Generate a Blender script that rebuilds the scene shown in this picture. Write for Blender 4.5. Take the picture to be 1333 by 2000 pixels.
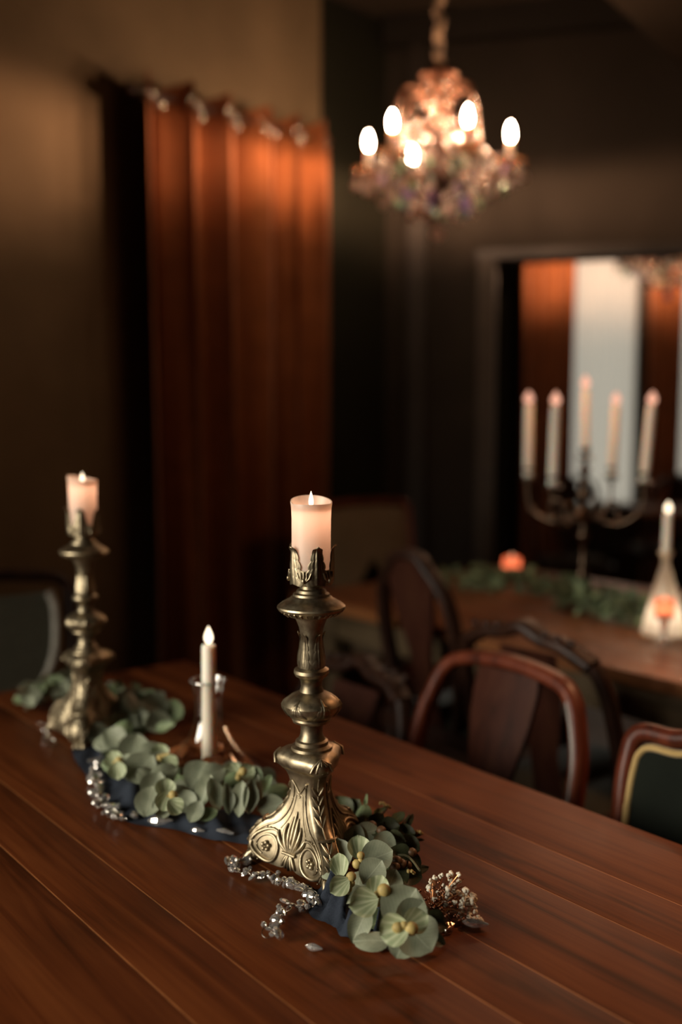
import bpy, bmesh, math, random
from mathutils import Vector, Matrix
R = math.radians
V = Vector
for o in list(bpy.data.objects): bpy.data.objects.remove(o)
S = bpy.context.scene
COL = S.collection

# ------------------------------------------------------------------ camera
FPX = 1944.0                      # 35 mm lens on a 36 mm high frame of 2000 px
PITCH = math.atan(182 / FPX)
CAMZ, TZ = 1.41, 0.76             # eye height, table height
cd = bpy.data.cameras.new('camera')
cd.sensor_fit = 'VERTICAL'; cd.sensor_height = 36; cd.sensor_width = 24
cd.lens = 36 * FPX / 2000
cd.clip_start = 0.05
cd.dof.use_dof = True
cd.dof.focus_distance = 1.345
cd.dof.aperture_fstop = 1.35
cam = bpy.data.objects.new('camera', cd); COL.objects.link(cam)
cam.location = (0, 0, CAMZ); cam.rotation_euler = (math.pi / 2 - PITCH, 0, 0)
S.camera = cam

# ------------------------------------------------------------------ world, light, exposure
S.view_settings.view_transform = 'Standard'; S.view_settings.look = 'None'
S.view_settings.gamma = 1; S.view_settings.use_curve_mapping = False
S.view_settings.exposure = 0.0
S.cycles.use_denoising = True
S.cycles.max_bounces = 7; S.cycles.diffuse_bounces = 3; S.cycles.glossy_bounces = 4
S.cycles.transmission_bounces = 6; S.cycles.transparent_max_bounces = 12
S.cycles.sample_clamp_indirect = 30.0
S.cycles.caustics_reflective = False; S.cycles.caustics_refractive = False
W = bpy.data.worlds.new('world'); S.world = W; W.use_nodes = True
W.node_tree.nodes['Background'].inputs[0].default_value = (0.75, 0.85, 0.8, 1)
W.node_tree.nodes['Background'].inputs[1].default_value = 0.004
BULB_W = 24.0                      # watts of each bulb's light
BULB = 165.0                      # radiance of the chandelier bulbs
FLAME = 3.0

def area(name, loc, target, sx, sy, power, col, spread=180):
    l = bpy.data.lights.new(name, 'AREA'); l.shape = 'RECTANGLE'; l.size = sx; l.size_y = sy
    l.energy = power; l.color = col; l.spread = R(spread)
    o = bpy.data.objects.new(name, l); COL.objects.link(o); o.location = loc
    o.rotation_euler = (V(target) - V(loc)).to_track_quat('-Z', 'Y').to_euler()
    return o
# daylight of the dusk window behind the photographer, and an added spot, its cone shaped to warm the tables and spare the curtain
area('window_daylight', (-2.7, 0.1, 1.65), (-0.15, 1.5, 0.85), 1.9, 1.9, 24, (1.0, 0.91, 0.76), 60)
def spot(name, loc, target, power, col, size, blend, radius):
    l = bpy.data.lights.new(name, 'SPOT'); l.energy = power; l.color = col; l.spot_size = R(size); l.spot_blend = blend; l.shadow_soft_size = radius
    o = bpy.data.objects.new(name, l); COL.objects.link(o); o.location = loc
    o.rotation_euler = (V(target) - V(loc)).to_track_quat('-Z', 'Y').to_euler()
spot('added_table_spot', (1.95, 2.7, 2.75), (1.45, 1.70, 0.76), 290, (1.0, 0.48, 0.23), 70, 1.0, 0.16)

# ------------------------------------------------------------------ layout helpers (real positions on real planes)
def ray(px, py):
    x = (px - 666.5) / FPX; u = (1000 - py) / FPX
    return V((x, math.cos(PITCH) + u * math.sin(PITCH), -math.sin(PITCH) + u * math.cos(PITCH)))
def on_z(px, py, z=TZ):
    d = ray(px, py); return V((0, 0, CAMZ)) + d * ((z - CAMZ) / d.z)
def at_y(px, py, y):
    d = ray(px, py); return V((0, 0, CAMZ)) + d * (y / d.y)
ANG = R(38.92)
TU = V((-math.sin(ANG), math.cos(ANG), 0))       # along the planks, away from the camera
TN = V((math.cos(ANG), math.sin(ANG), 0))        # across the table, to the right
def T(s, a, z=TZ): return TN * s + TU * a + V((0, 0, z))

# ------------------------------------------------------------------ mesh builder
class MB:
    def __init__(s): s.v = []; s.f = []
    def add(s, vs, fs):
        o = len(s.v); s.v += [V(p) for p in vs]; s.f += [tuple(i + o for i in f) for f in fs]; return s
    def box(s, lo, hi, M=None, bev=0):
        bm = bmesh.new(); bmesh.ops.create_cube(bm, size=1)
        lo, hi = V(lo), V(hi)
        for v in bm.verts: v.co = V([(lo[i] + hi[i]) / 2 + v.co[i] * (hi[i] - lo[i]) for i in range(3)])
        if bev: bmesh.ops.bevel(bm, geom=bm.edges[:], offset=bev, segments=2, affect='EDGES', profile=0.7)
        s.bm(bm, M); return s
    def bm(s, bm, M=None):
        bm.verts.index_update()
        vs = [(M @ v.co if M else v.co.copy()) for v in bm.verts]
        s.add(vs, [[v.index for v in f.verts] for f in bm.faces]); bm.free()
    def ico(s, c, r, sub=1, sc=(1, 1, 1), M=None):
        bm = bmesh.new(); bmesh.ops.create_icosphere(bm, subdivisions=sub, radius=1)
        for v in bm.verts: v.co = V((c[0] + v.co.x * r * sc[0], c[1] + v.co.y * r * sc[1], c[2] + v.co.z * r * sc[2]))
        s.bm(bm, M); return s
    def lathe(s, prof, n=32, c=(0, 0, 0), cap=True, fn=None, M=None):
        vs = []; fs = []
        for r, z in prof:
            for i in range(n):
                a = 2 * math.pi * i / n
                rr = fn(r, z, a) if fn else r
                p = V((c[0] + rr * math.cos(a), c[1] + rr * math.sin(a), c[2] + z))
                vs.append(M @ p if M else p)
        for j in range(len(prof) - 1):
            for i in range(n):
                k = (i + 1) % n
                fs.append((j * n + i, j * n + k, (j + 1) * n + k, (j + 1) * n + i))
        if cap:
            fs.append(tuple(range(n - 1, -1, -1))); b = (len(prof) - 1) * n; fs.append(tuple(range(b, b + n)))
        s.add(vs, fs); return s
    def sweep(s, pts, sec, up=(0, 0, 1), closed=False, scale=None):
        pts = [V(p) for p in pts]; up = V(up); n = len(pts); k = len(sec); vs = []; fs = []
        for i, p in enumerate(pts):
            a = pts[i - 1] if (i or closed) else p; b = pts[(i + 1) % n] if (i < n - 1 or closed) else p
            t = (b - a).normalized() if (b - a).length > 1e-9 else V((0, 0, 1))
            u = up if abs(t.dot(up)) < 0.98 else V((0.3, 1, 0.1)).normalized()
            sd = t.cross(u).normalized(); nr = sd.cross(t)
            q = scale[i] if scale else 1
            vs += [p + sd * (x * q) + nr * (y * q) for x, y in sec]
        for i in range(n if closed else n - 1):
            j = (i + 1) % n
            for m in range(k): fs.append((i * k + m, i * k + (m + 1) % k, j * k + (m + 1) % k, j * k + m))
        if not closed: fs.append(tuple(range(k - 1, -1, -1))); fs.append(tuple(range((n - 1) * k, n * k)))
        s.add(vs, fs); return s
    def tube(s, pts, r, k=8, up=(0, 0, 1), closed=False, scale=None):
        return s.sweep(pts, [(r * math.cos(2 * math.pi * i / k), r * math.sin(2 * math.pi * i / k)) for i in range(k)], up, closed, scale)
    def grid(s, fn, nu, nv, double=False):
        vs = [fn(i / nu, j / nv) for j in range(nv + 1) for i in range(nu + 1)]
        fs = [(j * (nu + 1) + i, j * (nu + 1) + i + 1, (j + 1) * (nu + 1) + i + 1, (j + 1) * (nu + 1) + i) for j in range(nv) for i in range(nu)]
        s.add(vs, fs); return s
    def mesh(s, name, mat, smooth=True, angle=62):
        me = bpy.data.meshes.new(name); me.from_pydata([tuple(v) for v in s.v], [], s.f)
        bm = bmesh.new(); bm.from_mesh(me); bmesh.ops.recalc_face_normals(bm, faces=bm.faces); bm.to_mesh(me); bm.free()
        if smooth:
            me.shade_smooth()
            if angle: me.set_sharp_from_angle(angle=R(angle))
        if mat: me.materials.append(mat)
        return me
    def build(s, name, mat, parent=None, smooth=True, angle=62, loc=None):
        return link(name, s.mesh(name, mat, smooth, angle), parent, loc)

def link(name, me, parent=None, loc=None):
    o = bpy.data.objects.new(name, me); COL.objects.link(o)
    if parent: o.parent = parent
    if loc is not None: o.location = loc
    return o
def tag(o, label=None, cat=None, group=None, kind=None):
    if label: o['label'] = label
    if cat: o['category'] = cat
    if group: o['group'] = group
    if kind: o['kind'] = kind
    return o
def thing(name, label, cat, loc=(0, 0, 0), rz=0, group=None):
    o = bpy.data.objects.new(name, None); COL.objects.link(o); o.empty_display_size = 0.05
    o.location = loc; o.rotation_euler = (0, 0, rz)
    return tag(o, label, cat, group)
def struct(name, mb, mat, smooth=False, parent=None):
    o = mb.build(name, mat, parent, smooth)
    if not parent: o['kind'] = 'structure'
    return o
def kids(o): return [c for c in bpy.data.objects if c.parent == o]
def copy_tree(o, label=None, loc=None, rz=None):
    by = {}
    for c in bpy.data.objects:
        if c.parent: by.setdefault(c.parent.name, []).append(c)
    def go(x, par):
        c = x.copy(); COL.objects.link(c)
        if par: c.parent = par
        for k in by.get(x.name, []): go(k, c)
        return c
    r = go(o, None)
    if label: r['label'] = label
    if loc is not None: r.location = loc
    if rz is not None: r.rotation_euler.z = rz
    return r
def cr(pts, n=6, closed=False):
    """Catmull-Rom through the points."""
    P = [V(p) if len(p) == 3 else V((p[0], p[1], 0)) for p in pts]; out = []; m = len(P)
    for i in range(m if closed else m - 1):
        p0 = P[i - 1] if (i or closed) else P[0]; p1 = P[i]; p2 = P[(i + 1) % m]; p3 = P[(i + 2) % m] if (i + 2 < m or closed) else P[-1]
        for k in range(n):
            t = k / n
            out.append(0.5 * ((2 * p1) + (p2 - p0) * t + (2 * p0 - 5 * p1 + 4 * p2 - p3) * t * t + (3 * p1 - p0 - 3 * p2 + p3) * t ** 3))
    if not closed: out.append(P[-1])
    return out
def lerp(tab, x):
    if x <= tab[0][0]: return tab[0][1]
    for (a, b), (c, d) in zip(tab, tab[1:]):
        if x <= c: return b + (d - b) * (x - a) / (c - a)
    return tab[-1][1]
def rect(w, t, b=0.25):
    w /= 2; t /= 2; q = min(w, t) * b * 2
    return [(-w + q, -t), (w - q, -t), (w, -t + q), (w, t - q), (w - q, t), (-w + q, t), (-w, t - q), (-w, -t + q)]

# ------------------------------------------------------------------ materials
class N:
    def __init__(s, name):
        s.m = bpy.data.materials.new(name); s.m.use_nodes = True; s.t = s.m.node_tree; s.n = s.t.nodes
        s.b = s.n['Principled BSDF']; s.out = s.n['Material Output']
    def new(s, typ, **kw):
        n = s.n.new(typ)
        for k, v in kw.items():
            if k.startswith('i_'): n.inputs[k[2:].replace('_', ' ')].default_value = v
            else: setattr(n, k, v)
        return n
    def l(s, a, b): s.t.links.new(a, b)
    def set(s, **kw):
        for k, v in kw.items():
            s.b.inputs[k.replace('_', ' ')].default_value = (*v, 1) if isinstance(v, tuple) and len(v) == 3 and 'Radius' not in k else v
        return s
    def coord(s, kind='Object', scale=(1, 1, 1), rnd=False):
        tc = s.new('ShaderNodeTexCoord'); mp = s.new('ShaderNodeMapping'); mp.inputs['Scale'].default_value = scale
        s.l(tc.outputs[kind], mp.inputs['Vector'])
        if rnd:
            oi = s.new('ShaderNodeObjectInfo'); mm = s.new('ShaderNodeMath', operation='MULTIPLY'); mm.inputs[1].default_value = 37.0
            s.l(oi.outputs['Random'], mm.inputs[0]); cb = s.new('ShaderNodeCombineXYZ')
            for i in range(3): s.l(mm.outputs[0], cb.inputs[i])
            s.l(cb.outputs[0], mp.inputs['Location'])
        return mp.outputs[0]
    def noise(s, vec, scale, detail=4, rough=0.55, dist=0):
        n = s.new('ShaderNodeTexNoise'); n.inputs['Scale'].default_value = scale; n.inputs['Detail'].default_value = detail
        n.inputs['Roughness'].default_value = rough; n.inputs['Distortion'].default_value = dist
        if vec: s.l(vec, n.inputs['Vector'])
        return n.outputs['Fac']
    def ramp(s, fac, stops):
        r = s.new('ShaderNodeValToRGB'); e = r.color_ramp.elements
        while len(e) < len(stops): e.new(0.5)
        for q, (p, c) in zip(e, stops): q.position = p; q.color = (*c, 1) if len(c) == 3 else c
        s.l(fac, r.inputs[0]); return r.outputs[0]
    def bump(s, h, strength=0.2, dist=0.002):
        b = s.new('ShaderNodeBump'); b.inputs['Strength'].default_value = strength; b.inputs['Distance'].default_value = dist
        s.l(h, b.inputs['Height']); s.l(b.outputs[0], s.b.inputs['Normal'])
    def math(s, op, a, b=None):
        m = s.new('ShaderNodeMath', operation=op)
        for i, x in enumerate((a, b)):
            if x is None: continue
            if isinstance(x, (int, float)): m.inputs[i].default_value = x
            else: s.l(x, m.inputs[i])
        return m.outputs[0]
    def mix(s, fac, a, b):
        m = s.new('ShaderNodeMix', data_type='RGBA')
        for k, x in ((0, fac), (6, a), (7, b)):
            if isinstance(x, (int, float)): m.inputs[k].default_value = x
            elif isinstance(x, tuple): m.inputs[k].default_value = (*x, 1)
            else: s.l(x, m.inputs[k])
        return m.outputs[2]

def m_plain(name, col, rough=0.6, metal=0, var=0.25, sc=30, bump=0.0, **kw):
    n = N(name); n.set(Roughness=rough, Metallic=metal, **kw)
    f = n.noise(n.coord('Object'), sc, 4)
    n.l(n.ramp(f, [(0.3, tuple(c * (1 - var) for c in col)), (0.7, tuple(min(1, c * (1 + var)) for c in col))]), n.b.inputs['Base Color'])
    if bump: n.bump(f, bump, 0.004)
    return n.m
def m_wood(name, c0, c1, c2, rough=0.32, axis=0, spec=0.5, scale=1.0, bump=0.12, knots=False):
    n = N(name); n.set(Roughness=rough); n.b.inputs['Specular IOR Level'].default_value = spec
    sc = [26 * scale] * 3; sc[axis] = 1.6 * scale
    v = n.coord('Object', tuple(sc), rnd=True)
    g = n.noise(v, 1.0, 6, 0.6, 1.2)
    fine = [170 * scale] * 3; fine[axis] = 5 * scale
    g2 = n.noise(n.coord('Object', tuple(fine), rnd=True), 1.0, 3, 0.5)
    big = n.noise(n.coord('Object', rnd=True), 3.2 * scale, 3)
    f = n.math('ADD', n.math('MULTIPLY', g, 0.62), n.math('ADD', n.math('MULTIPLY', g2, 0.18), n.math('MULTIPLY', big, 0.22)))
    col = n.ramp(f, [(0.37, c0), (0.5, c1), (0.65, c2)])
    if knots:
        ks = [9.0] * 3; ks[axis] = 3.0
        wn = n.new('ShaderNodeTexNoise'); wn.inputs['Scale'].default_value = 9.0; n.l(n.coord('Object', rnd=True), wn.inputs['Vector'])
        va = n.new('ShaderNodeVectorMath', operation='MULTIPLY_ADD'); va.inputs[1].default_value = (.5, .5, .5)
        n.l(wn.outputs['Color'], va.inputs[0]); n.l(n.coord('Object', tuple(ks), rnd=True), va.inputs[2])
        vo = n.new('ShaderNodeTexVoronoi'); vo.inputs['Scale'].default_value = 1.0; n.l(va.outputs[0], vo.inputs['Vector'])
        col = n.mix(n.ramp(vo.outputs['Distance'], [(0.06, (.85, .85, .85)), (0.22, (0, 0, 0))]), col, c0)
    n.l(col, n.b.inputs['Base Color'])
    rr = n.math('ADD', n.math('MULTIPLY', big, 0.25), rough - 0.12); n.l(rr, n.b.inputs['Roughness'])
    n.bump(f, bump, 0.0015); return n.m
M = {}
M['table'] = m_wood('stained pine', (0.040, 0.0100, 0.0030), (0.098, 0.0245, 0.0064), (0.145, 0.041, 0.0108), 0.45, 0, 0.10, knots=True)
M['table_gap'] = m_plain('joint highlight', (0.33, 0.13, 0.04), 0.5)  # pale tone paints the light that plank edges catch at the joints
M['table2'] = m_wood('oiled table wood', (0.11, 0.035, 0.012), (0.20, 0.075, 0.025), (0.28, 0.11, 0.04), 0.4, 0, 0.4)
M['apron'] = m_wood('grey brown table frame', (0.05, 0.033, 0.016), (0.09, 0.06, 0.03), (0.13, 0.09, 0.05), 0.6, 0, 0.3)
M['mahogany'] = m_wood('mahogany', (0.035, 0.008, 0.004), (0.095, 0.020, 0.009), (0.16, 0.038, 0.015), 0.38, 2, 0.3)
M['darkwood'] = m_wood('dark carved wood', (0.010, 0.004, 0.002), (0.022, 0.008, 0.004), (0.04, 0.014, 0.007), 0.45, 2, 0.3)
M['splat'] = m_wood('dark splat veneer', (0.02, 0.007, 0.004), (0.04, 0.012, 0.007), (0.055, 0.02, 0.010), 0.6, 2, 0.1)  # dark veneer of the chair splats
def m_bronze(name, hi, lo, rough=0.34, sc=70):
    n = N(name); n.set(Metallic=1.0, Roughness=rough)
    f = n.noise(n.coord('Object'), sc, 5, 0.6)
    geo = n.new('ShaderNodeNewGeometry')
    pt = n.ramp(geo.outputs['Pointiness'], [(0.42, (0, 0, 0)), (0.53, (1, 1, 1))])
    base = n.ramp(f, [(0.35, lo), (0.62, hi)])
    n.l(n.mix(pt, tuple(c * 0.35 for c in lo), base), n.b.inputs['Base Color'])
    n.l(n.math('ADD', n.math('MULTIPLY', f, 0.22), rough - 0.1), n.b.inputs['Roughness'])
    n.bump(f, 0.10, 0.001); return n.m
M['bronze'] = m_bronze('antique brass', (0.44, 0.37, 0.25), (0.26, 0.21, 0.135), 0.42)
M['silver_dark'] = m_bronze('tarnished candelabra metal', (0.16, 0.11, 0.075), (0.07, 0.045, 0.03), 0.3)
M['bright_metal'] = m_plain('polished steel', (0.7, 0.66, 0.58), 0.22, 1.0, 0.1)
M['chain'] = m_plain('silvery link metal', (0.72, 0.68, 0.6), 0.2, 1.0, 0.1)
M['gilt'] = m_plain('rose gold metal', (0.26, 0.13, 0.08), 0.36, 1.0, 0.15)
M['hub'] = m_plain('dull rose brass', (0.10, 0.055, 0.04), 0.5, 0.4, 0.2)
M['copper'] = m_plain('copper wire', (0.55, 0.25, 0.11), 0.3, 1.0, 0.3, 200)

def m_lantern(name, col, thru, k=0.55):
    n = N(name); n.n.remove(n.b)
    d = n.new('ShaderNodeBsdfDiffuse'); t = n.new('ShaderNodeBsdfTranslucent'); g = n.new('ShaderNodeBsdfGlossy'); g.inputs['Roughness'].default_value = 0.4
    d.inputs[0].default_value = (*col, 1); t.inputs[0].default_value = (*thru, 1)
    a = n.new('ShaderNodeMixShader'); a.inputs[0].default_value = k; b = n.new('ShaderNodeMixShader'); b.inputs[0].default_value = 0.04
    n.l(d.outputs[0], a.inputs[1]); n.l(t.outputs[0], a.inputs[2]); n.l(a.outputs[0], b.inputs[1]); n.l(g.outputs[0], b.inputs[2]); n.l(b.outputs[0], n.out.inputs[0]); return n.m
def inner_light(parent, z, power, col, r):
    l = bpy.data.lights.new('candle_light', 'POINT'); l.energy = power; l.color = col; l.shadow_soft_size = r
    o = bpy.data.objects.new('candle_light', l); COL.objects.link(o); o.parent = parent; o.location = (0, 0, z)
M['pillar_wax'] = m_lantern('glowing ivory wax', (0.84, 0.76, 0.66), (0.95, 0.74, 0.60))
M['votive_wax'] = m_lantern('glowing rust wax', (0.75, 0.27, 0.14), (0.95, 0.42, 0.27), 0.7)
def m_wax(name, col):
    n = N(name); n.set(Base_Color=col, Roughness=0.45)
    n.b.inputs['Subsurface Weight'].default_value = 1.0
    n.b.inputs['Subsurface Radius'].default_value = (0.7, 0.42, 0.32)
    n.b.inputs['Subsurface Scale'].default_value = 0.022
    f = n.noise(n.coord('Object'), 40, 3); n.bump(f, 0.05, 0.002)
    return n.m
M['wax'] = m_wax('ivory wax', (0.84, 0.78, 0.68))
M['wax_rust'] = m_wax('rust wax', (0.80, 0.24, 0.09))
M['wick'] = m_plain('charred wick', (0.02, 0.015, 0.01), 0.9)
def m_emit(name, col, s):
    n = N(name); n.n.remove(n.b); e = n.new('ShaderNodeEmission'); e.inputs[0].default_value = (*col, 1); e.inputs[1].default_value = s
    n.l(e.outputs[0], n.out.inputs[0]); return n.m
M['flame'] = m_emit('candle flame', (1.0, 0.80, 0.55), FLAME)
M['flame_far'] = m_emit('dim candle flame', (1.0, 0.48, 0.32), 1.15)
M['bulb'] = m_emit('frosted bulb glow', (1.0, 0.66, 0.42), BULB)
M['votive_glow'] = m_emit('votive flame', (1.0, 0.45, 0.25), 1.6)
M['dusk'] = m_emit('dusk sky behind the sheer', (0.95, 0.89, 0.74), 0.60)
def m_glass(name, col=(1, 1, 1), rough=0.0, gl=0.12, frost=0.0):
    n = N(name); n.n.remove(n.b)
    g = n.new('ShaderNodeBsdfGlass'); g.inputs['Color'].default_value = (*col, 1); g.inputs['Roughness'].default_value = rough; g.inputs['IOR'].default_value = 1.5
    s = n.new('ShaderNodeBsdfGlossy'); s.inputs['Color'].default_value = (*col, 1); s.inputs['Roughness'].default_value = max(rough, 0.10)
    d = n.new('ShaderNodeBsdfDiffuse' if name in ('cut crystal', 'bright cut crystal') else 'ShaderNodeBsdfTranslucent'); d.inputs[0].default_value = (*col, 1)
    mx = n.new('ShaderNodeMixShader'); mx.inputs[0].default_value = gl; my = n.new('ShaderNodeMixShader'); my.inputs[0].default_value = frost
    n.l(g.outputs[0], mx.inputs[1]); n.l(s.outputs[0], mx.inputs[2]); n.l(mx.outputs[0], my.inputs[1]); n.l(d.outputs[0], my.inputs[2]); n.l(my.outputs[0], n.out.inputs[0]); return n.m
def m_thin(name, col=(1, 1, 1), gl=0.06, rough=0.03):
    """blown thin glass wall: clear, with a Fresnel sheen"""
    n = N(name); n.n.remove(n.b)
    t = n.new('ShaderNodeBsdfTransparent'); t.inputs[0].default_value = (*col, 1)
    s = n.new('ShaderNodeBsdfGlossy'); s.inputs['Roughness'].default_value = rough
    lw = n.new('ShaderNodeLayerWeight'); lw.inputs[0].default_value = 0.35
    f = n.math('ADD', n.math('MULTIPLY', lw.outputs['Facing'], 0.35), gl)
    mx = n.new('ShaderNodeMixShader'); n.l(f, mx.inputs[0]); n.l(t.outputs[0], mx.inputs[1]); n.l(s.outputs[0], mx.inputs[2])
    n.l(mx.outputs[0], n.out.inputs[0]); return n.m
M['crystal'] = m_glass('cut crystal', (1, 0.98, 0.95), 0.0, 0.55, 0.10)
M['crystal_bright'] = m_glass('bright cut crystal', (1, 0.98, 0.95), 0.0, 0.7, 0.14)
M['crystal_warm'] = m_glass('amber cut crystal', (1, 0.72, 0.5), 0.02, 0.35, 0.15)
n_ = N('chandelier lustre'); n_.n.remove(n_.b); oi_ = n_.new('ShaderNodeObjectInfo')
tint = n_.ramp(oi_.outputs['Random'], [(0.0, (1, .93, .88)), (0.80, (1, .86, .80)), (0.84, (.70, 1, .75)), (0.92, (.72, .95, .95)), (0.96, (.66, .52, 1))])  # dispersion colours of the crystals put into a random tint
g_ = n_.new('ShaderNodeBsdfGlass'); g_.inputs['IOR'].default_value = 1.6; q_ = n_.new('ShaderNodeBsdfGlossy'); q_.inputs['Roughness'].default_value = 0.03; t_ = n_.new('ShaderNodeBsdfTranslucent')
for x_ in (g_, q_, t_): n_.l(tint, x_.inputs[0])
a_ = n_.new('ShaderNodeMixShader'); a_.inputs[0].default_value = 0.6; b_ = n_.new('ShaderNodeMixShader')
wn_ = n_.new('ShaderNodeTexWhiteNoise', noise_dimensions='1D'); n_.l(oi_.outputs['Random'], wn_.inputs['W'])
n_.l(n_.ramp(wn_.outputs['Value'], [(0.20, (.08, .08, .08)), (0.5, (.35, .35, .35)), (0.75, (.9, .9, .9))]), b_.inputs[0])  # random share of pale scatter imitates glinting and dark crystals
n_.l(g_.outputs[0], a_.inputs[1]); n_.l(q_.outputs[0], a_.inputs[2]); n_.l(a_.outputs[0], b_.inputs[1]); n_.l(t_.outputs[0], b_.inputs[2]); n_.l(b_.outputs[0], n_.out.inputs[0]); M['lustre'] = n_.m
M['lustre_clear'] = m_glass('clear lustre', (1, .90, .84), 0.02, 0.35, 0.035)
M['lustre_soft'] = m_glass('polished round lustre', (1, .86, .78), 0.16, 0.9, 0.05)
M['thin_glass'] = m_thin('clear blown glass', (0.985, 0.98, 0.97), 0.03)
M['cone_glass'] = m_glass('whitened glass', (1, 0.95, 0.86), 0.25, 0.2, 0.85)  # whitish reflections on the cone put into the glass as white scatter

def m_leaf(name, base, edge, vein, stripes=False, rough=0.5, vs=0.35):
    n = N(name); n.set(Roughness=rough); n.b.inputs['Specular IOR Level'].default_value = 0.3
    tc = n.new('ShaderNodeTexCoord'); sx = n.new('ShaderNodeSeparateXYZ'); n.l(tc.outputs['Object'], sx.inputs[0])
    ax = n.math('ABSOLUTE', sx.outputs[0])
    if stripes:   # pale veins running from the base like a shell
        an = n.math('ARCTAN2', sx.outputs[0], n.math('ADD', sx.outputs[1], 0.12))
        w = n.math('SINE', n.math('MULTIPLY', an, 22.0))
    else:
        w = n.math('SINE', n.math('MULTIPLY', n.math('SUBTRACT', sx.outputs[1], n.math('MULTIPLY', ax, 0.8)), 62.0))
    wv = n.ramp(n.math('ADD', n.math('MULTIPLY', w, 0.5), 0.5), [(0.55, (0, 0, 0)), (0.95, (1, 1, 1))])
    mid = n.ramp(ax, [(0.006, (1, 1, 1)), (0.022, (0, 0, 0))])
    f = n.math('MINIMUM', n.math('ADD', n.math('MULTIPLY', wv, vs), mid), 1.0)
    ns = n.noise(n.coord('Object', rnd=True), 3.5, 3)
    bc = n.ramp(ns, [(0.3, base), (0.72, edge)])
    n.l(n.mix(f, bc, vein), n.b.inputs['Base Color'])
    n.bump(f, -0.35 if stripes else -0.15, 0.03)
    tr = n.new('ShaderNodeBsdfTranslucent'); n.l(bc, tr.inputs[0]); mx = n.new('ShaderNodeMixShader'); mx.inputs[0].default_value = 0.18
    n.l(n.b.outputs[0], mx.inputs[1]); n.l(tr.outputs[0], mx.inputs[2]); n.l(mx.outputs[0], n.out.inputs[0]); return n.m
M['leaf'] = m_leaf('dusty eucalyptus', (0.21, 0.24, 0.165), (0.31, 0.335, 0.235), (0.38, 0.41, 0.30), vs=0.18)
M['leaf_b'] = m_leaf('green eucalyptus', (0.13, 0.19, 0.10), (0.23, 0.29, 0.15), (0.34, 0.38, 0.2), vs=0.2)
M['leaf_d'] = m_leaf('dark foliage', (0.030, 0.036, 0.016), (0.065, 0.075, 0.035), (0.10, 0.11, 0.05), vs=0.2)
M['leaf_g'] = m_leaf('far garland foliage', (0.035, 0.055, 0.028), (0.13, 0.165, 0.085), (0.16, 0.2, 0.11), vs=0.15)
M['leaf_r'] = m_leaf('amber glow leaf', (0.24, 0.075, 0.025), (0.45, 0.16, 0.055), (0.4, 0.16, 0.06), vs=0.3)
M['petal'] = m_leaf('pale green petal', (0.27, 0.33, 0.19), (0.37, 0.42, 0.25), (0.56, 0.60, 0.40), stripes=True, vs=0.75)
M['centre'] = m_plain('ochre blossom centre', (0.42, 0.32, 0.11), 0.6, 0, 0.25, 60)
M['stem'] = m_plain('brown green stem', (0.09, 0.085, 0.04), 0.7)
M['bud'] = m_plain('brown seed', (0.13, 0.065, 0.028), 0.5, 0, 0.3, 90)
M['floret'] = m_plain('dried white floret', (0.80, 0.74, 0.60), 0.7, 0, 0.15, 90)

def m_cloth(name, c0, c1, rough=0.9, weave=900, sheen=0.2, bump=0.25):
    n = N(name); n.set(Roughness=rough); n.b.inputs['Sheen Weight'].default_value = sheen
    n.b.inputs['Specular IOR Level'].default_value = 0.15
    f = n.noise(n.coord('Object'), weave, 2); b = n.noise(n.coord('Object'), 9, 4)
    ff = n.math('ADD', n.math('MULTIPLY', f, 0.5), n.math('MULTIPLY', b, 0.5))
    n.l(n.ramp(ff, [(0.35, c0), (0.65, c1)]), n.b.inputs['Base Color']); n.bump(f, bump, 0.002); return n.m
M['navy'] = m_cloth('navy gauze', (0.015, 0.020, 0.030), (0.032, 0.040, 0.056), sheen=0.0)
M['curtain'] = m_cloth('rust velvet', (0.165, 0.052, 0.014), (0.245, 0.080, 0.022), 0.8, 600, 0.3)
M['sheer'] = m_cloth('white sheer', (0.6, 0.6, 0.55), (0.7, 0.7, 0.65))
M['taupe'] = m_cloth('taupe upholstery', (0.13, 0.095, 0.05), (0.19, 0.14, 0.08))
M['green_up'] = m_cloth('bottle green velvet', (0.004, 0.006, 0.004), (0.008, 0.011, 0.007), 0.85, 500, 0.1)
M['gimp'] = m_cloth('old gold braid', (0.42, 0.28, 0.10), (0.60, 0.42, 0.18), 0.7, 700)
M['seatcloth'] = m_cloth('dark seat cloth', (0.02, 0.022, 0.014), (0.035, 0.035, 0.022))
M['cane'] = m_cloth('dark woven cane', (0.055, 0.055, 0.04), (0.10, 0.10, 0.072), 0.8, 400)
M['cane_light'] = m_plain('woven cane strand', (0.17, 0.16, 0.11), 0.7, 0, 0.3, 90)
M['greywash'] = m_plain('grey washed wood', (0.40, 0.37, 0.31), 0.55, 0, 0.2, 40)
M['stile_glint'] = m_plain('highlight streak', (0.22, 0.22, 0.20), 0.3, 0, 0.1)  # pale streak paints the highlight on one chair upright
def m_wall(name, c, rough=0.75):
    n = N(name); n.set(Roughness=rough); n.b.inputs['Specular IOR Level'].default_value = 0.25
    f = n.noise(n.coord('Object'), 2.2, 5); g = n.noise(n.coord('Object'), 45, 4)
    n.l(n.ramp(f, [(0.3, tuple(x * 0.85 for x in c)), (0.7, tuple(x * 1.15 for x in c))]), n.b.inputs['Base Color']); n.bump(g, 0.12, 0.004); return n.m
M['wall'] = m_wall('brightened olive paint', (0.20, 0.145, 0.082))  # tone lifted so the curtained wall carries the chandelier's glow
M['wall_back'] = m_wall('dimmed brown paint', (0.022, 0.0175, 0.012))  # darkened tone stands in for the dim light on the back wall
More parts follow.
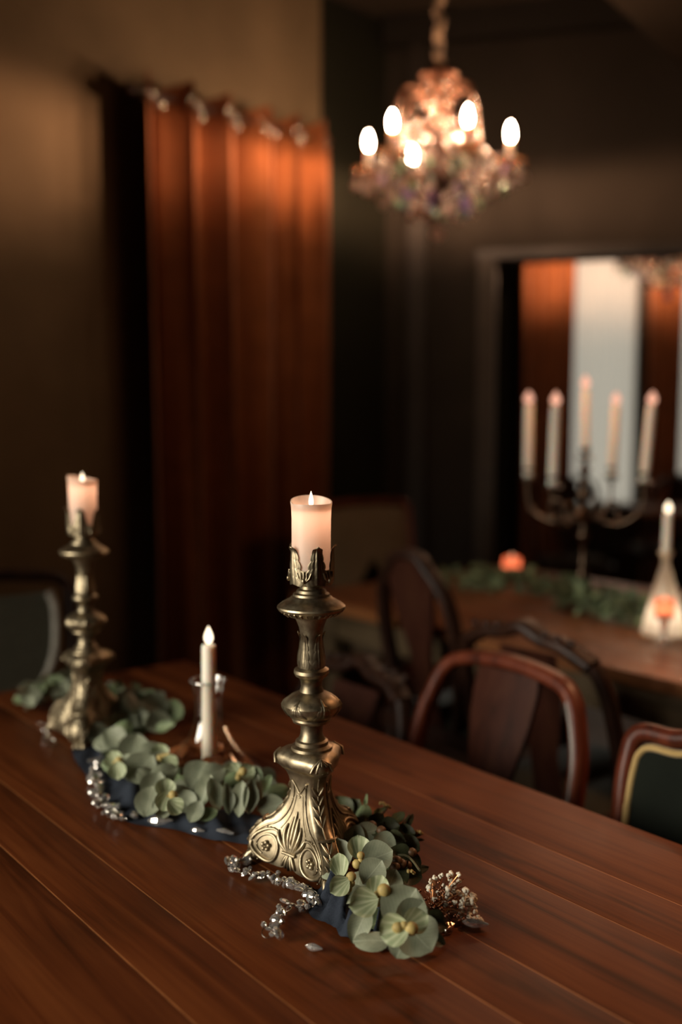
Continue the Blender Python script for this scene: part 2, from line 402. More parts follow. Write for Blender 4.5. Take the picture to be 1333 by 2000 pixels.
M['wall_shade'] = m_wall('shade darkened paint', (0.011, 0.0115, 0.006))  # shade put into the colour for the wall end and next room
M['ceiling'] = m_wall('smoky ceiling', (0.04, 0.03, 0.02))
M['floor'] = m_wood('dark floor boards', (0.02, 0.009, 0.004), (0.045, 0.02, 0.009), (0.07, 0.03, 0.014), 0.4, 0, 0.4, 0.5)
M['darktrim'] = m_plain('near black trim', (0.012, 0.010, 0.007), 0.5)
M['casing'] = m_plain('brown grey casing', (0.045, 0.034, 0.022), 0.6)
M['post'] = m_plain('dark brown post', (0.018, 0.0135, 0.0085), 0.6)
M['cord'] = m_cloth('tan cord sleeve', (0.22, 0.155, 0.10), (0.30, 0.215, 0.14))

# ------------------------------------------------------------------ room
WD = V((0.703, 0.711, 0)).normalized()           # along the curtained wall, away from the camera
WN = V((WD.y, -WD.x, 0))                          # out of that wall into the room
P0 = V((-0.05, 5.0, 0))                           # a point under the curtain's far end
wallp = P0 - WN * 0.13
CEIL = 3.5
BD = V((0.97, -0.245, 0)).normalized()            # along the back wall, to the right
BN = V((-BD.y, BD.x, 0)) * -1                     # out of the back wall into the room
if BN.y > 0: BN = -BN
# corner of the two walls
def isect(p, d, q, e):
    k = d.x * e.y - d.y * e.x
    t = ((q.x - p.x) * e.y - (q.y - p.y) * e.x) / k
    return p + d * t
CORN = isect(wallp, WD, at_y(795, 800, 5.45).xy.to_3d(), BD)
def slab(p, q, z0, z1, thick, away):
    a, b = V((p.x, p.y, 0)), V((q.x, q.y, 0)); w = away.normalized() * thick
    pts = [a, b, b + w, a + w]; m = MB()
    m.add([V((x.x, x.y, z0)) for x in pts] + [V((x.x, x.y, z1)) for x in pts],
          [(0, 1, 2, 3), (4, 5, 6, 7), (0, 1, 5, 4), (1, 2, 6, 5), (2, 3, 7, 6), (3, 0, 4, 7)]); return m
struct('floor', MB().box((-5, -3, -0.05), (6, 10, 0)), M['floor'])
struct('ceiling', MB().box((-5, -3, CEIL), (6, 10, CEIL + 0.1)), M['ceiling'])
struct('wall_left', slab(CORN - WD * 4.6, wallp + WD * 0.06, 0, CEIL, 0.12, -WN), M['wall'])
struct('wall_corner', slab(wallp + WD * 0.06, CORN, 0, CEIL, 0.12, -WN), M['wall_shade'])  # same wall continued, split so its shaded end takes the darkened colour
def bw(px): return isect(CORN, BD, V((0, 0, 0)), V(((px - 666.5) / FPX, 1, 0)))   # where the back wall is seen at px
OPL, OPR = bw(948), bw(1560)
OPT = at_y(1000, 506, bw(1000).y).z
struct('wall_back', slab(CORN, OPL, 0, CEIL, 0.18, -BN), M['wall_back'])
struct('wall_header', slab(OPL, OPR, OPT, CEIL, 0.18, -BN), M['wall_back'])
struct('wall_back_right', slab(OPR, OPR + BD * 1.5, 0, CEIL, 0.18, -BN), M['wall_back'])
struct('trim_1', slab(bw(930) + BN * 0.03, bw(966) + BN * 0.03, 0, OPT, 0.05, -BN), M['casing'])
struct('trim_2', slab(bw(928) + BN * 0.035, OPR + BN * 0.035, OPT, OPT + 0.05, 0.06, -BN), M['darktrim'])
struct('trim_3', slab(CORN + BN * 0.10, OPR + BN * 0.10, CEIL - 0.15, CEIL, 0.10, -BN), M['darktrim'])
struct('trim_4', slab(bw(797) + BN * 0.06, bw(832) + BN * 0.06, 0, CEIL - 0.15, 0.06, -BN), M['post'])
# lowered soffit at the top right
q1, q2 = on_z(1190, 0, 3.15), on_z(1333, 130, 3.15)
sd_ = (q2 - q1).normalized(); side = V((-sd_.y, sd_.x, 0)); side = side if side.x > 0 else -side
struct('trim_5', slab(q1 - sd_ * 2, q2 + sd_ * 0.55, 3.15, CEIL, 1.2, side), M['ceiling'])
# next room
struct('wall_far', MB().box((-1, 8.3, 0), (5.5, 8.4, CEIL)), M['wall_shade'])
struct('wall_next_left', MB().box((0.85, 5.75, 0), (0.95, 8.3, CEIL)), M['wall_shade'])
struct('wall_right', MB().box((4.6, -3, 0), (4.7, 8.3, CEIL)), M['wall'])
struct('wall_behind', MB().box((-5, -2.6, 0), (4.7, -2.5, CEIL)), M['wall'])
struct('wall_near_left', MB().box((-4.9, -2.5, 0), (-4.8, 2.0, CEIL)), M['wall'])
def window(n, px0, px1, ztop, zbot):
    Y = 8.28; x0 = at_y(px0, 800, Y).x; x1 = at_y(px1, 800, Y).x
    w = MB().box((x0, Y - 0.02, zbot), (x1, Y, ztop)); o = struct('window_%d' % n, w, M['dusk'])
    fr = MB(); b = 0.035
    fr.box((x0 - b, Y - 0.05, zbot - b), (x0, Y, ztop + b)).box((x1, Y - 0.05, zbot - b), (x1 + b, Y, ztop + b))
    fr.box((x0, Y - 0.05, ztop), (x1, Y, ztop + b)).box((x0, Y - 0.05, zbot - b), (x1, Y, zbot))
    struct('window_frame', fr, M['darktrim'], parent=o)
    sh = MB().grid(lambda u, v: V((x0 + (x1 - x0) * u, Y - 0.10 + 0.012 * math.sin(u * 40), zbot - 0.05 + (ztop - zbot + 0.1) * v)), 60, 2)
    n_ = N('sheer fabric'); n_.n.remove(n_.b)
    t_ = n_.new('ShaderNodeBsdfTranslucent'); d_ = n_.new('ShaderNodeBsdfDiffuse'); p_ = n_.new('ShaderNodeBsdfTransparent')
    for q in (t_, d_): q.inputs[0].default_value = (0.85, 0.84, 0.78, 1)
    a_ = n_.new('ShaderNodeMixShader'); a_.inputs[0].default_value = 0.5; b_ = n_.new('ShaderNodeMixShader'); b_.inputs[0].default_value = 0.5
    n_.l(t_.outputs[0], a_.inputs[1]); n_.l(d_.outputs[0], a_.inputs[2]); n_.l(a_.outputs[0], b_.inputs[1]); n_.l(p_.outputs[0], b_.inputs[2]); n_.l(b_.outputs[0], n_.out.inputs[0])
    struct('sheer', sh, n_.m, parent=o, smooth=True)
window(1, 1118, 1236, 2.75, 0.72)
window(2, 1322, 1440, 2.75, 0.72)

# ------------------------------------------------------------------ curtains
def curtain(name, label, p, d, n, width, ztop, folds, amp, zbot=0.02, phase=0.0, seed=1, rings=True):
    rn = random.Random(seed); t = thing(name, label, 'curtain', (p.x, p.y, 0))
    wob = [rn.uniform(-0.25, 0.25) for _ in range(12)]
    def fn(u, v):
        ph = u * folds * 2 * math.pi + phase + 0.8 * math.sin(u * 7.3 + wob[0] * 9) + 0.5 * math.sin(u * 15 + wob[1] * 9)
        k = u * 11; i0 = int(min(10, k)); wv = wob[i0] + (wob[i0 + 1] - wob[i0]) * (k - i0)
        a = amp * (0.85 + 1.5 * wv) * (1.0 - 0.2 * v)
        sn_ = math.sin(ph)
        off = a * (abs(sn_) ** 0.8) * (1 if sn_ > 0 else -1) + 0.16 * amp * math.sin(ph * 2.3 + v * 2) + 0.10 * amp * math.sin(ph * 5 + v * 3) * (1 - v)
        x = u * width + 0.016 * math.sin(ph * 2) + 0.02 * math.sin(v * 3 + u * 5) * (1 - v)
        z = zbot + (ztop - zbot) * v + (0.026 * sn_ if v > 0.999 else 0)
        q = d * x + n * off; return V((q.x, q.y, z))
    MB().grid(fn, int(folds * 22), 24).build('fabric', M['curtain'], t, angle=None)
    if rings:
        for k in range(int(folds * 2)):
            u = (k + 0.25) / (folds * 2); c = fn(u, 0.975)
            pts = [c + (d * math.cos(a) * 0.55 + n * 0.4 * math.cos(a)) * 0.032 + V((0, 0, math.sin(a) * 0.032)) for a in [2 * math.pi * i / 14 for i in range(14)]]
            MB().tube(pts, 0.006, 6, closed=True).build('eyelet', M['bright_metal'], t)
    return t
cw = 1.10
curtain('curtain', 'tall rust coloured eyelet curtain hanging on the left wall', P0 - WD * cw, WD, WN, cw, 2.80, 5.5, 0.066, phase=0.6, seed=5)
rt = thing('curtain_rod', 'dark curtain rod with ball end over the rust curtain on the left wall', 'curtain rod', (P0.x, P0.y, 2.745))
MB().tube([-WD * (cw + 0.03), V((0, 0, 0))], 0.012, 10).build('rod', M['darkwood'], rt)
MB().ico(-WD * (cw + 0.05), 0.03, 2).build('finial', M['darkwood'], rt)
MB().tube([-WD * (cw - 0.02), -WD * (cw - 0.02) - WN * 0.125], 0.008, 8).build('bracket', M['darkwood'], rt)
for nm, x0, x1, sd in (('left', 1018, 1114, 11), ('right', 1256, 1328, 12)):
    a = at_y(x0, 800, 7.9); b = at_y(x1, 800, 7.9)
    curtain('curtain', 'rust curtain in the next room, %s of the two beside the bright window' % nm, V((a.x, a.y, 0)), V((1, 0, 0)), V((0, -1, 0)), b.x - a.x, 2.85, 4 if nm == 'left' else 3.2, 0.05, seed=sd, rings=False)

# ------------------------------------------------------------------ tables
def table(name, label, lines, a0, a1, top_mat, seed, gap=0.0024, th=0.035):
    """lines: plank joints measured across the table; planks run along TU"""
    c = T((lines[0] + lines[-1]) / 2, (a0 + a1) / 2, 0)
    t = thing(name, label, 'table', c, math.atan2(TU.y, TU.x)); L = a1 - a0; mid = (lines[0] + lines[-1]) / 2
    rn = random.Random(seed)
    for s0, s1 in zip(lines, lines[1:]):
        lo, hi = -(s1 - mid) + gap / 2, -(s0 - mid) - gap / 2
        b = MB().box((-L / 2, lo, TZ - th), (L / 2, hi, TZ - rn.uniform(0, 0.0004)), bev=0.0009)
        b.build('plank', top_mat, t, angle=30)
    h = (lines[-1] - lines[0]) / 2
    for s1 in lines[1:-1]:
        MB().box((-L / 2 + 0.002, -(s1 - mid) - 0.0013, TZ - th), (L / 2 - 0.002, -(s1 - mid) + 0.0013, TZ - 0.0007)).build('joint', M['table_gap'], t, False)
    MB().box((-L / 2 + 0.02, -h + 0.02, TZ - th - 0.006), (L / 2 - 0.02, h - 0.02, TZ - th)).build('underside', M['table_gap'], t, False)
    for sy in (-1, 1):
        MB().box((-L / 2 + 0.12, sy * (h - 0.09) - 0.0125, TZ - 0.15), (L / 2 - 0.12, sy * (h - 0.09) + 0.0125, TZ - th - 0.006), bev=0.002).build('apron', M['apron'], t)
    for sx in (-1, 1):
        MB().box((sx * (L / 2 - 0.11) - 0.0125, -h + 0.13, TZ - 0.15), (sx * (L / 2 - 0.11) + 0.0125, h - 0.13, TZ - th - 0.006), bev=0.002).build('apron', M['apron'], t)
        for sy in (-1, 1):
            pr = [(0.028, 0), (0.030, 0.03), (0.026, 0.06), (0.034, 0.2), (0.042, 0.40), (0.036, 0.46), (0.044, 0.48), (0.044, 0.5)]
            m = MB().lathe(pr, 16, (sx * (L / 2 - 0.13), sy * (h - 0.11), 0))
            m.box((sx * (L / 2 - 0.13) - 0.045, sy * (h - 0.11) - 0.045, 0.5), (sx * (L / 2 - 0.13) + 0.045, sy * (h - 0.11) + 0.045, TZ - th - 0.006), bev=0.004)
            m.build('leg', M['apron'], t)
    return t
LINES = [0.247, 0.345, 0.517, 0.616, 0.79, 0.883, 1.053, 1.16, 1.332]
table('dining_table', 'long reddish brown plank dining table carrying the brass candlesticks', LINES, -0.35, 2.32, M['table'], 3)
LINES2 = [2.164, 2.34, 2.52, 2.70, 2.88, 3.06, 3.20, 3.337]
table('dining_table', 'second plank table in the background under the five-armed candelabra', LINES2, 0.55, 2.98, M['table2'], 4)

# ------------------------------------------------------------------ candlesticks
def acanthus(rad, th0, z0, Lz, hw, hgt, curl=0.0, lobes=4, tip=0.25, nu=12, nv=44, thick=0.0, tipdrop=0.0):
    """lobed leaf relief wrapped on a surface of revolution r = rad(z)"""
    m = MB()
    def pt(u, v, inner=False):
        w = hw * lerp([(0, .86), (.15, 1.0), (.4, .80), (.7, .50), (1, .34)], v)
        w *= 0.80 + 0.20 * abs(math.sin(math.pi * lobes * v)) ** 0.7 if v < 0.8 else 0.92
        if v > 0.9: w *= math.sqrt(max(0.02, 1 - ((v - 0.9) / 0.1) ** 2))
        x = (u * 2 - 1) * w; z = z0 + Lz * v - abs(u * 2 - 1) * Lz * 0.05
        over = max(0, v - 0.72) / 0.28
        z -= tipdrop * over ** 2
        rib = math.exp(-((u * 2 - 1) / 0.16) ** 2) * 0.9 + 0.55 * (0.5 + 0.5 * math.cos((u * 2 - 1) * math.pi * 5 + v * 3))
        h = hgt * (0.25 + 0.75 * rib) * (1 - abs(u * 2 - 1) ** 3) * math.sin(math.pi * min(1, 0.08 + v * 0.9)) ** 0.5
        r = rad(z0 + Lz * min(v, 1)) + h + curl * over ** 2
        if inner: r -= thick
        th = th0 + x / max(0.01, rad(z0 + Lz * v))
        return V((r * math.cos(th), r * math.sin(th), z))
    m.grid(pt, nu, nv)
    if thick: m.grid(lambda u, v: pt(u, v, True), nu, nv)
    return m

# radius of stem, (z, r)
STEM = [(0.176, 0.030), (0.180, 0.0295), (0.183, 0.024), (0.188, 0.0235), (0.190, 0.020), (0.197, 0.0165), (0.205, 0.0155), (0.213, 0.0165), (0.2155, 0.021),
        (0.2165, 0.027), (0.220, 0.0285), (0.223, 0.028), (0.2245, 0.0295), (0.229, 0.036), (0.236, 0.0405), (0.242, 0.0412), (0.248, 0.0385), (0.254, 0.031),
        (0.258, 0.0235), (0.2605, 0.0175), (0.268, 0.0152), (0.276, 0.0158), (0.281, 0.019), (0.2835, 0.0232), (0.288, 0.0255), (0.2925, 0.025), (0.295, 0.0215),
        (0.2965, 0.0195), (0.3, 0.0195), (0.306, 0.0190), (0.314, 0.0178), (0.324, 0.0160), (0.334, 0.0152), (0.344, 0.0158), (0.354, 0.0178), (0.363, 0.0212), (0.370, 0.0245)]
PAN = [(0.0245, 0.3695), (0.032, 0.3705), (0.039, 0.374), (0.0405, 0.3762), (0.047, 0.3795), (0.0492, 0.3825), (0.0485, 0.3850), (0.043, 0.3895), (0.036, 0.3935), (0.0315, 0.3955),
       (0.030, 0.3975), (0.0265, 0.3995), (0.026, 0.4025), (0.022, 0.4045), (0.0205, 0.408), (0.0165, 0.410), (0.016, 0.4145)]
CUPR = 0.0300
def smooth_tab(tab): return [(p.x, p.y) for p in cr([V((a, b, 0)) for a, b in tab], 8)]
CORNER = smooth_tab([(0.0, 0.076), (0.008, 0.084), (0.02, 0.091), (0.031, 0.0925), (0.045, 0.089), (0.058, 0.079), (0.067, 0.067), (0.0715, 0.058), (0.076, 0.053), (0.086, 0.043), (0.0965, 0.036), (0.108, 0.0305), (0.118, 0.0285), (0.130, 0.0295), (0.140, 0.033), (0.147, 0.038), (0.150, 0.043)])
FACE = smooth_tab([(0.0, 0.048), (0.02, 0.047), (0.045, 0.041), (0.07, 0.034), (0.09, 0.029), (0.118, 0.0245), (0.14, 0.027), (0.150, 0.035)])
def base_section(z):
    """radius of the three foot edges and of the faces at height z"""
    return lerp(CORNER, z), lerp(FACE, z)
def face_pt(k, u, z, off=0.0):
    """point on face k (0..2): u -1..1 between two foot edges"""
    c, f = base_section(z)
    a0, a1 = math.radians(120 * k), math.radians(120 * (k + 1)); am = (a0 + a1) / 2
    hw = 0.0115                                           # half width of the foot edge band
    p0 = V((c * math.cos(a0), c * math.sin(a0), 0)) + V((-math.sin(a0), math.cos(a0), 0)) * hw
    p1 = V((c * math.cos(a1), c * math.sin(a1), 0)) - V((-math.sin(a1), math.cos(a1), 0)) * hw
    mid = V((math.cos(am), math.sin(am), 0))
    p = p0.lerp(p1, (u + 1) / 2)
    d0 = p0.dot(mid)
    bow = (f - d0) * (1 - u * u) ** 1.0
    return p + mid * (bow * 0.9 + off) + V((0, 0, z))
def candlestick(label, loc, rz):
    t = thing('candlestick', label, 'candlestick', loc, rz, None)
    # tripod body
    zs = [0.008 + 0.142 * i / 46 for i in range(47)]; ring = []; m = MB(); nf = 18
    for z in zs:
        row = []
        for k in range(3):
            a0 = math.radians(120 * k); c, f = base_section(z)
            # foot band, three points
            for w in (-0.0115, -0.006, 0.0, 0.006):
                bulge = 0.0025 * (1 - (w / 0.0115) ** 2)
                row.append(V(((c + bulge) * math.cos(a0) - w * math.sin(a0), (c + bulge) * math.sin(a0) + w * math.cos(a0), z)))
            for i in range(nf + 1):
                u = -1 + 2 * i / nf
                if i == nf: continue
                zz = z
                p = face_pt(k, u, z)
                lift = 0.014 * max(0, 1 - z / 0.05) * (0.5 + 0.5 * math.cos(u * math.pi * 2.0)) * (1 if z < 0.05 else 0)
                p.z += max(0, lift - 0.006) if z < 0.03 else 0
                row.append(p)
        ring.append(row)
    n = len(ring[0]); m.add([p for r in ring for p in r], [(j * n + i, j * n + (i + 1) % n, (j + 1) * n + (i + 1) % n, (j + 1) * n + i) for j in range(len(zs) - 1) for i in range(n)]
          + [tuple(range((len(zs) - 1) * n, len(zs) * n))])
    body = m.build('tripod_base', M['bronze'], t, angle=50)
    # relief on the three faces
    for k in range(3):
        def FP(u, z, o=0.0): return face_pt(k, u, z, o)
        bd = MB()
        # outline bead of the panel
        edge = [(-0.93, 0.014), (-0.96, 0.03), (-0.94, 0.05), (-0.80, 0.063), (-0.70, 0.067), (-0.66, 0.073), (-0.60, 0.085), (-0.58, 0.105), (-0.64, 0.125), (-0.70, 0.132), (-0.28, 0.122), (0, 0.116), (0.28, 0.122), (0.70, 0.132), (0.64, 0.125), (0.58, 0.105), (0.60, 0.085), (0.66, 0.073), (0.70, 0.067), (0.80, 0.063), (0.94, 0.05), (0.96, 0.03), (0.93, 0.014)]
        bd.tube([FP(p.x, p.y, 0.0006) for p in cr(edge, 5)], 0.0016, 6)
        inner = [(-0.42, 0.062), (-0.36, 0.085), (-0.34, 0.1), (-0.30, 0.112), (-0.12, 0.113), (0, 0.109), (0.12, 0.113), (0.30, 0.112), (0.34, 0.1), (0.36, 0.085), (0.42, 0.062)]
        bd.tube([FP(p.x, p.y, 0.0004) for p in cr(inner, 5)], 0.0010, 6)
        bd.build('panel_moulding', M['bronze'], body)
        for s in (-1, 1):
            sc = MB(); cu, cz = 0.60 * s, 0.033
            def sp(r, a): return FP(cu + s * r * math.cos(a) / 0.068, cz + r * math.sin(a), 0.0010)
            pts = [sp(0.0265 - 0.0125 * i / 46, R(120 - 540 * i / 46)) for i in range(47)]
            sc.tube(pts, 0.0025, 7, scale=[0.55 + 0.6 * math.sin(math.pi * min(1, (i + 6) / 46)) for i in range(47)])
            sc.build('volute', M['bronze'], body)
            ro = MB()
            for i in range(5):
                a = R(90 + 72 * i); c = FP(cu + 0.0050 * math.cos(a) / 0.068, cz + 0.0050 * math.sin(a), 0.0016)
                ro.ico(c, 0.0036, 2)
            ro.ico(FP(cu, cz, 0.0034), 0.0016, 2)
            # pearl sprays along the outer edge of the volute
            for i in range(12):
                a = R(-50 + 13 * i); rr = 0.0305
                q = FP(cu + s * rr * math.cos(a) / 0.068 * 1.0, min(0.06, cz + rr * math.sin(a)), 0.0005) if abs(cu + s * rr * math.cos(a) / 0.068) < 0.95 else FP(s * 0.93, cz + rr * math.sin(a), 0.0005)
                ro.ico(q, 0.0017, 1, (1, 1, 0.8))
            ro.build('rosette', M['bronze'], body)
        # palmette: fan of long lobes above a band, short ones below
        pm = MB()
        for i in range(-3, 4):
            L = 0.056 - 0.0072 * abs(i) ** 1.25; tilt = i * 0.085
            pts = []
            for q in range(9):
                v = q / 8; pts.append(FP(tilt * (0.25 + v * 1.0) * 1.35 + 0.06 * i * v * (1 - v), 0.034 + L * v * (1 - 0.02 * abs(i)), 0.0010 + 0.0016 * math.sin(math.pi * v)))
            pm.tube(pts, 0.0033, 7, scale=[0.55, 0.8, 0.95, 1, 1, 0.95, 0.85, 0.7, 0.35])
        for i in range(-2, 3):
            pts = [FP(i * 0.075 * (0.3 + v), 0.031 - 0.022 * v * (1 - 0.08 * abs(i)), 0.0012) for v in [q / 6 for q in range(7)]]
            pm.tube(pts, 0.0030, 7, scale=[0.6, 0.85, 1, 1, 1, 0.9, 0.5])
        pm.tube([FP(u / 10 * 0.17, 0.0325, 0.0028) for u in range(-10, 11)], 0.0024, 8)
        pm.build('palmette', M['bronze'], body)
        # leaf strip on the foot edge
        a0 = math.radians(120 * k); st = MB()
        def EP(w, z, o=0.0):
            c, f = base_section(z); b = 0.0025 * (1 - (w / 0.0115) ** 2)
            return V(((c + b + o) * math.cos(a0) - w * math.sin(a0), (c + b + o) * math.sin(a0) + w * math.cos(a0), z))
        st.tube([EP(0, 0.018 + 0.125 * i / 40, 0.0004) for i in range(41)], 0.0011, 6)
        for i in range(9):
            z = 0.016 + 0.0125 * i
            if 0.058 < z < 0.075: continue
            for s in (-1, 1):
                st.tube([EP(s * 0.001, z, 0.001), EP(s * 0.0045, z + 0.005, 0.0016), EP(s * 0.0085, z + 0.0115, 0.0006)], 0.0021, 6, scale=[0.5, 1.0, 0.4])
        st.tube([EP(w / 10 * 0.0115, 0.066, 0.0012) for w in range(-10, 11)], 0.0028, 8)
        st.build('foot_leaf', M['bronze'], body)
        cl = MB(); c0 = V((0.0885 * math.cos(a0), 0.0885 * math.sin(a0), 0)); tv = V((-math.sin(a0), math.cos(a0), 0)); rv = V((math.cos(a0), math.sin(a0), 0))
        for w in (-0.008, 0, 0.008):
            cl.tube([c0 + tv * w * 0.7 + V((0, 0, 0.019)) - rv * 0.004, c0 + tv * w + rv * 0.005 + V((0, 0, 0.013)), c0 + tv * w * 1.1 + rv * 0.010 + V((0, 0, 0.0055))], 0.0056, 8, scale=[0.8, 1, 0.95])
        cl.ico(c0 + V((0, 0, 0.010)), 0.011, 2, (1, 1, 0.85))
        cl.build('claw_foot', M['bronze'], body)
    # collar with three points
    def colr(r, z, a):
        k = 0.5 + 0.5 * math.cos(3 * a); return r * (0.80 + 0.32 * k ** 2.2)
    col = MB().lathe([(0.034, 0.146), (0.041, 0.149), (0.0475, 0.154), (0.0495, 0.159), (0.050, 0.165), (0.0470, 0.170), (0.040, 0.1735), (0.036, 0.1765)], 72, fn=colr)
    co = col.build('collar', M['bronze'], t, angle=45)
    for k in range(3):
        a0 = math.radians(120 * k); q = MB()
        for i in range(-2, 3):
            b = a0 + i * 0.11
            q.tube([V((0.047 * math.cos(a0), 0.047 * math.sin(a0), 0.1735)), V((0.0530 * math.cos(b), 0.0530 * math.sin(b), 0.167)), V((0.0520 * math.cos(a0 + i * 0.15) , 0.0530 * math.sin(a0 + i * 0.15), 0.157 - 0.001 * (2 - abs(i))))], 0.0028, 7, scale=[0.6, 1, 0.7])
        q.build('shell_ornament', M['bronze'], co)
    s = MB().lathe([(r, z) for z, r in STEM], 56).build('stem', M['bronze'], t, angle=30)
    def sr(z): return lerp(STEM, z)
    for k in range(5):
        acanthus(sr, R(72 * k + 20), 0.2975, 0.050, 0.0115, 0.0026, curl=0.0040, lobes=4).build('column_leaf', M['bronze'], s, angle=None)
    for k in range(6):
        acanthus(sr, R(60 * k + 10), 0.2255, 0.030, 0.0150, 0.0026, lobes=3, nu=14, nv=20).build('knop_leaf', M['bronze'], s, angle=None)
    pn = MB().lathe(PAN, 64).build('drip_pan', M['bronze'], t, angle=30)
    gd = MB()
    for k in range(30):
        a = 2 * math.pi * k / 30
        gd.tube([V((r * math.cos(a), r * math.sin(a), z)) for r, z in ((0.0385, 0.3735), (0.0415, 0.3760), (0.0455, 0.3785))], 0.0011 if k % 3 else 0.0019, 6)
    gd.build('gadroon_rim', M['bronze'], pn)
    cp = [(0.014, 0.414), (0.024, 0.4155), (0.0290, 0.4185), (0.0302, 0.424), (0.0302, 0.4385), (0.0285, 0.4385), (0.0282, 0.4225), (0.012, 0.4205)]
    c = MB().lathe(cp, 48).build('cup', M['bronze'], t, angle=30)
    def cu(z): return 0.0303
    for k in range(5):
        acanthus(cu, R(72 * k), 0.419, 0.0600, 0.0190, 0.0024, curl=0.0062, lobes=5, nu=18, nv=60, thick=0.0018, tipdrop=0.005).build('cup_leaf', M['bronze'], c, angle=None)
    for k in range(5):
        th = R(72 * k + 36); md = MB()
        for i in range(5):
            b = th + (i - 2) * 0.13
            md.tube([V((0.0306 * math.cos(th), 0.0306 * math.sin(th), 0.421)), V((0.0318 * math.cos(b), 0.0318 * math.sin(b), 0.428)), V((0.0312 * math.cos(th + (i - 2) * 0.17), 0.0312 * math.sin(th + (i - 2) * 0.17), 0.4375 - 0.001 * abs(i - 2)))], 0.0017, 8, scale=[0.7, 1, 0.7])
        md.ico((0.0325 * math.cos(th), 0.0325 * math.sin(th), 0.4245), 0.0028, 2, (1, 1, 1.5))
        md.build('cup_ornament', M['bronze'], c)
    return t
def flame_mb(h, w, z0):
    return MB().lathe([(0.0004, z0), (w * 0.55, z0 + h * 0.08), (w * 0.92, z0 + h * 0.24), (w, z0 + h * 0.38), (w * 0.8, z0 + h * 0.58), (w * 0.45, z0 + h * 0.80), (w * 0.15, z0 + h * 0.95), (0.0003, z0 + h)], 14)
def pillar_candle(label, loc, r, h, rz=0, fl=(0.022, 0.0042)):
    t = thing('pillar_candle', label, 'candle', loc, rz)
    def fn(rr, z, a): return rr * (1 + 0.012 * math.sin(3 * a + 1) + 0.008 * math.sin(5 * a)) if z > h * 0.5 else rr
    prof = [(r * 0.96, 0), (r, 0.003), (r * 1.0, h * 0.45), (r * 1.005, h * 0.8), (r * 1.03, h * 0.93), (r * 1.07, h * 0.985), (r * 1.055, h), (r * 1.0, h * 0.998), (r * 0.90, h - 0.007), (r * 0.82, h - 0.012), (r * 0.5, h - 0.0135), (0.002, h - 0.0135)]
    m = MB(); n = 40; vs = []
    for rr, z in prof:
        for i in range(n):
            a = 2 * math.pi * i / n; q = fn(rr, z, a)
            up = (0.0095 * max(0, 0.25 + 0.75 * math.sin(a - 0.15)) * max(0, (z - h * 0.86) / (h * 0.14))) if rr > r * 0.85 else 0.0
            vs.append(V((q * math.cos(a), q * math.sin(a), z + up)))
    fs = [(j * n + i, j * n + (i + 1) % n, (j + 1) * n + (i + 1) % n, (j + 1) * n + i) for j in range(len(prof) - 1) for i in range(n)] + [tuple(range(n)), tuple(range((len(prof) - 1) * n, len(prof) * n))]
    m.add(vs, fs).build('wax', M['pillar_wax'], t, angle=60); inner_light(t, h * 0.87, 0.105, (1.0, 0.60, 0.43), 0.016)
    MB().tube([(0, 0, h - 0.014), (0.0003, 0, h - 0.006), (0.001, 0, h - 0.001)], 0.0008, 6).build('wick', M['wick'], t)
    flame_mb(fl[0], fl[1], h - 0.0065).build('flame', M['flame'], t, angle=None)
    return t
cmain = on_z(610, 1690); cleft = on_z(173, 1437)
candlestick('ornate brass candlestick in the middle of the table, sharp and nearest', cmain, R(-72))
candlestick('ornate brass candlestick further back, blurred, at the left end of the garland', cleft, R(-86))
pillar_candle('lit ivory pillar candle in the cup of the near brass candlestick', cmain + V((0, 0, 0.4215)), 0.0277, 0.110, 0, (0.0235, 0.0036))
pillar_candle('lit ivory pillar candle in the cup of the far left brass candlestick', cleft + V((0, 0, 0.4215)), 0.0277, 0.106, 1.2)

def taper(label, loc, r, h, lean=(0, 0), fh=0.03, fw=0.0075, fm='flame'):
    t = thing('taper_candle', label, 'candle', loc); t.rotation_euler = (lean[0], lean[1], 0)
    MB().lathe([(r * 0.95, 0), (r, 0.004), (r * 0.97, h * 0.5), (r * 0.93, h - 0.006), (r * 0.9, h - 0.001), (r * 0.75, h), (r * 0.3, h - 0.003), (0.001, h - 0.003)], 20).build('wax', M['wax'], t, angle=50)
    MB().tube([(0, 0, h - 0.004), (0, 0, h + 0.006)], 0.0007, 5).build('wick', M['wick'], t)
    flame_mb(fh, fw, h + 0.001).build('flame', M[fm], t, angle=None)
    if fm == 'flame_far': inner_light(t, h + fh + .05, 1.2, (1.0, 0.50, 0.26), .014)
    return t
# glass with taper on the near table
gp = on_z(409, 1512)
g = thing('glass_candle_holder', 'clear decanter-shaped glass with beaded edge around the taper candle on the near table', 'candle holder', gp)
pr = [(0.094, 0.001), (0.098, 0.006), (0.090, 0.014), (0.074, 0.030), (0.055, 0.050), (0.040, 0.068), (0.031, 0.086), (0.0265, 0.105), (0.0255, 0.125), (0.0270, 0.148), (0.0305, 0.166), (0.0335, 0.176)]
pr_in = [(r - 0.002, z + 0.001) for r, z in reversed(pr)]
MB().lathe(pr + pr_in, 48, cap=False).build('bowl', M['thin_glass'], g)
MB().tube([V((0.0325 * math.cos(a), 0.0325 * math.sin(a), 0.1765)) for a in [2 * math.pi * i / 40 for i in range(40)]], 0.0016, 6, closed=True).build('rim', M['crystal'], g)
bdm = MB().ico((0, 0, 0), 0.0055, 1, (1, 1, 0.8)).mesh('edge_bead', M['crystal_warm'], False)
for i in range(13):
    f = i / 12; z = 0.012 + 0.078 * (1 - f); rr = lerp([(a, b) for b, a in pr[1:]], z) + 0.003
    link('edge_bead', bdm, g, (rr * math.cos(R(-12)), rr * math.sin(R(-12)), z))
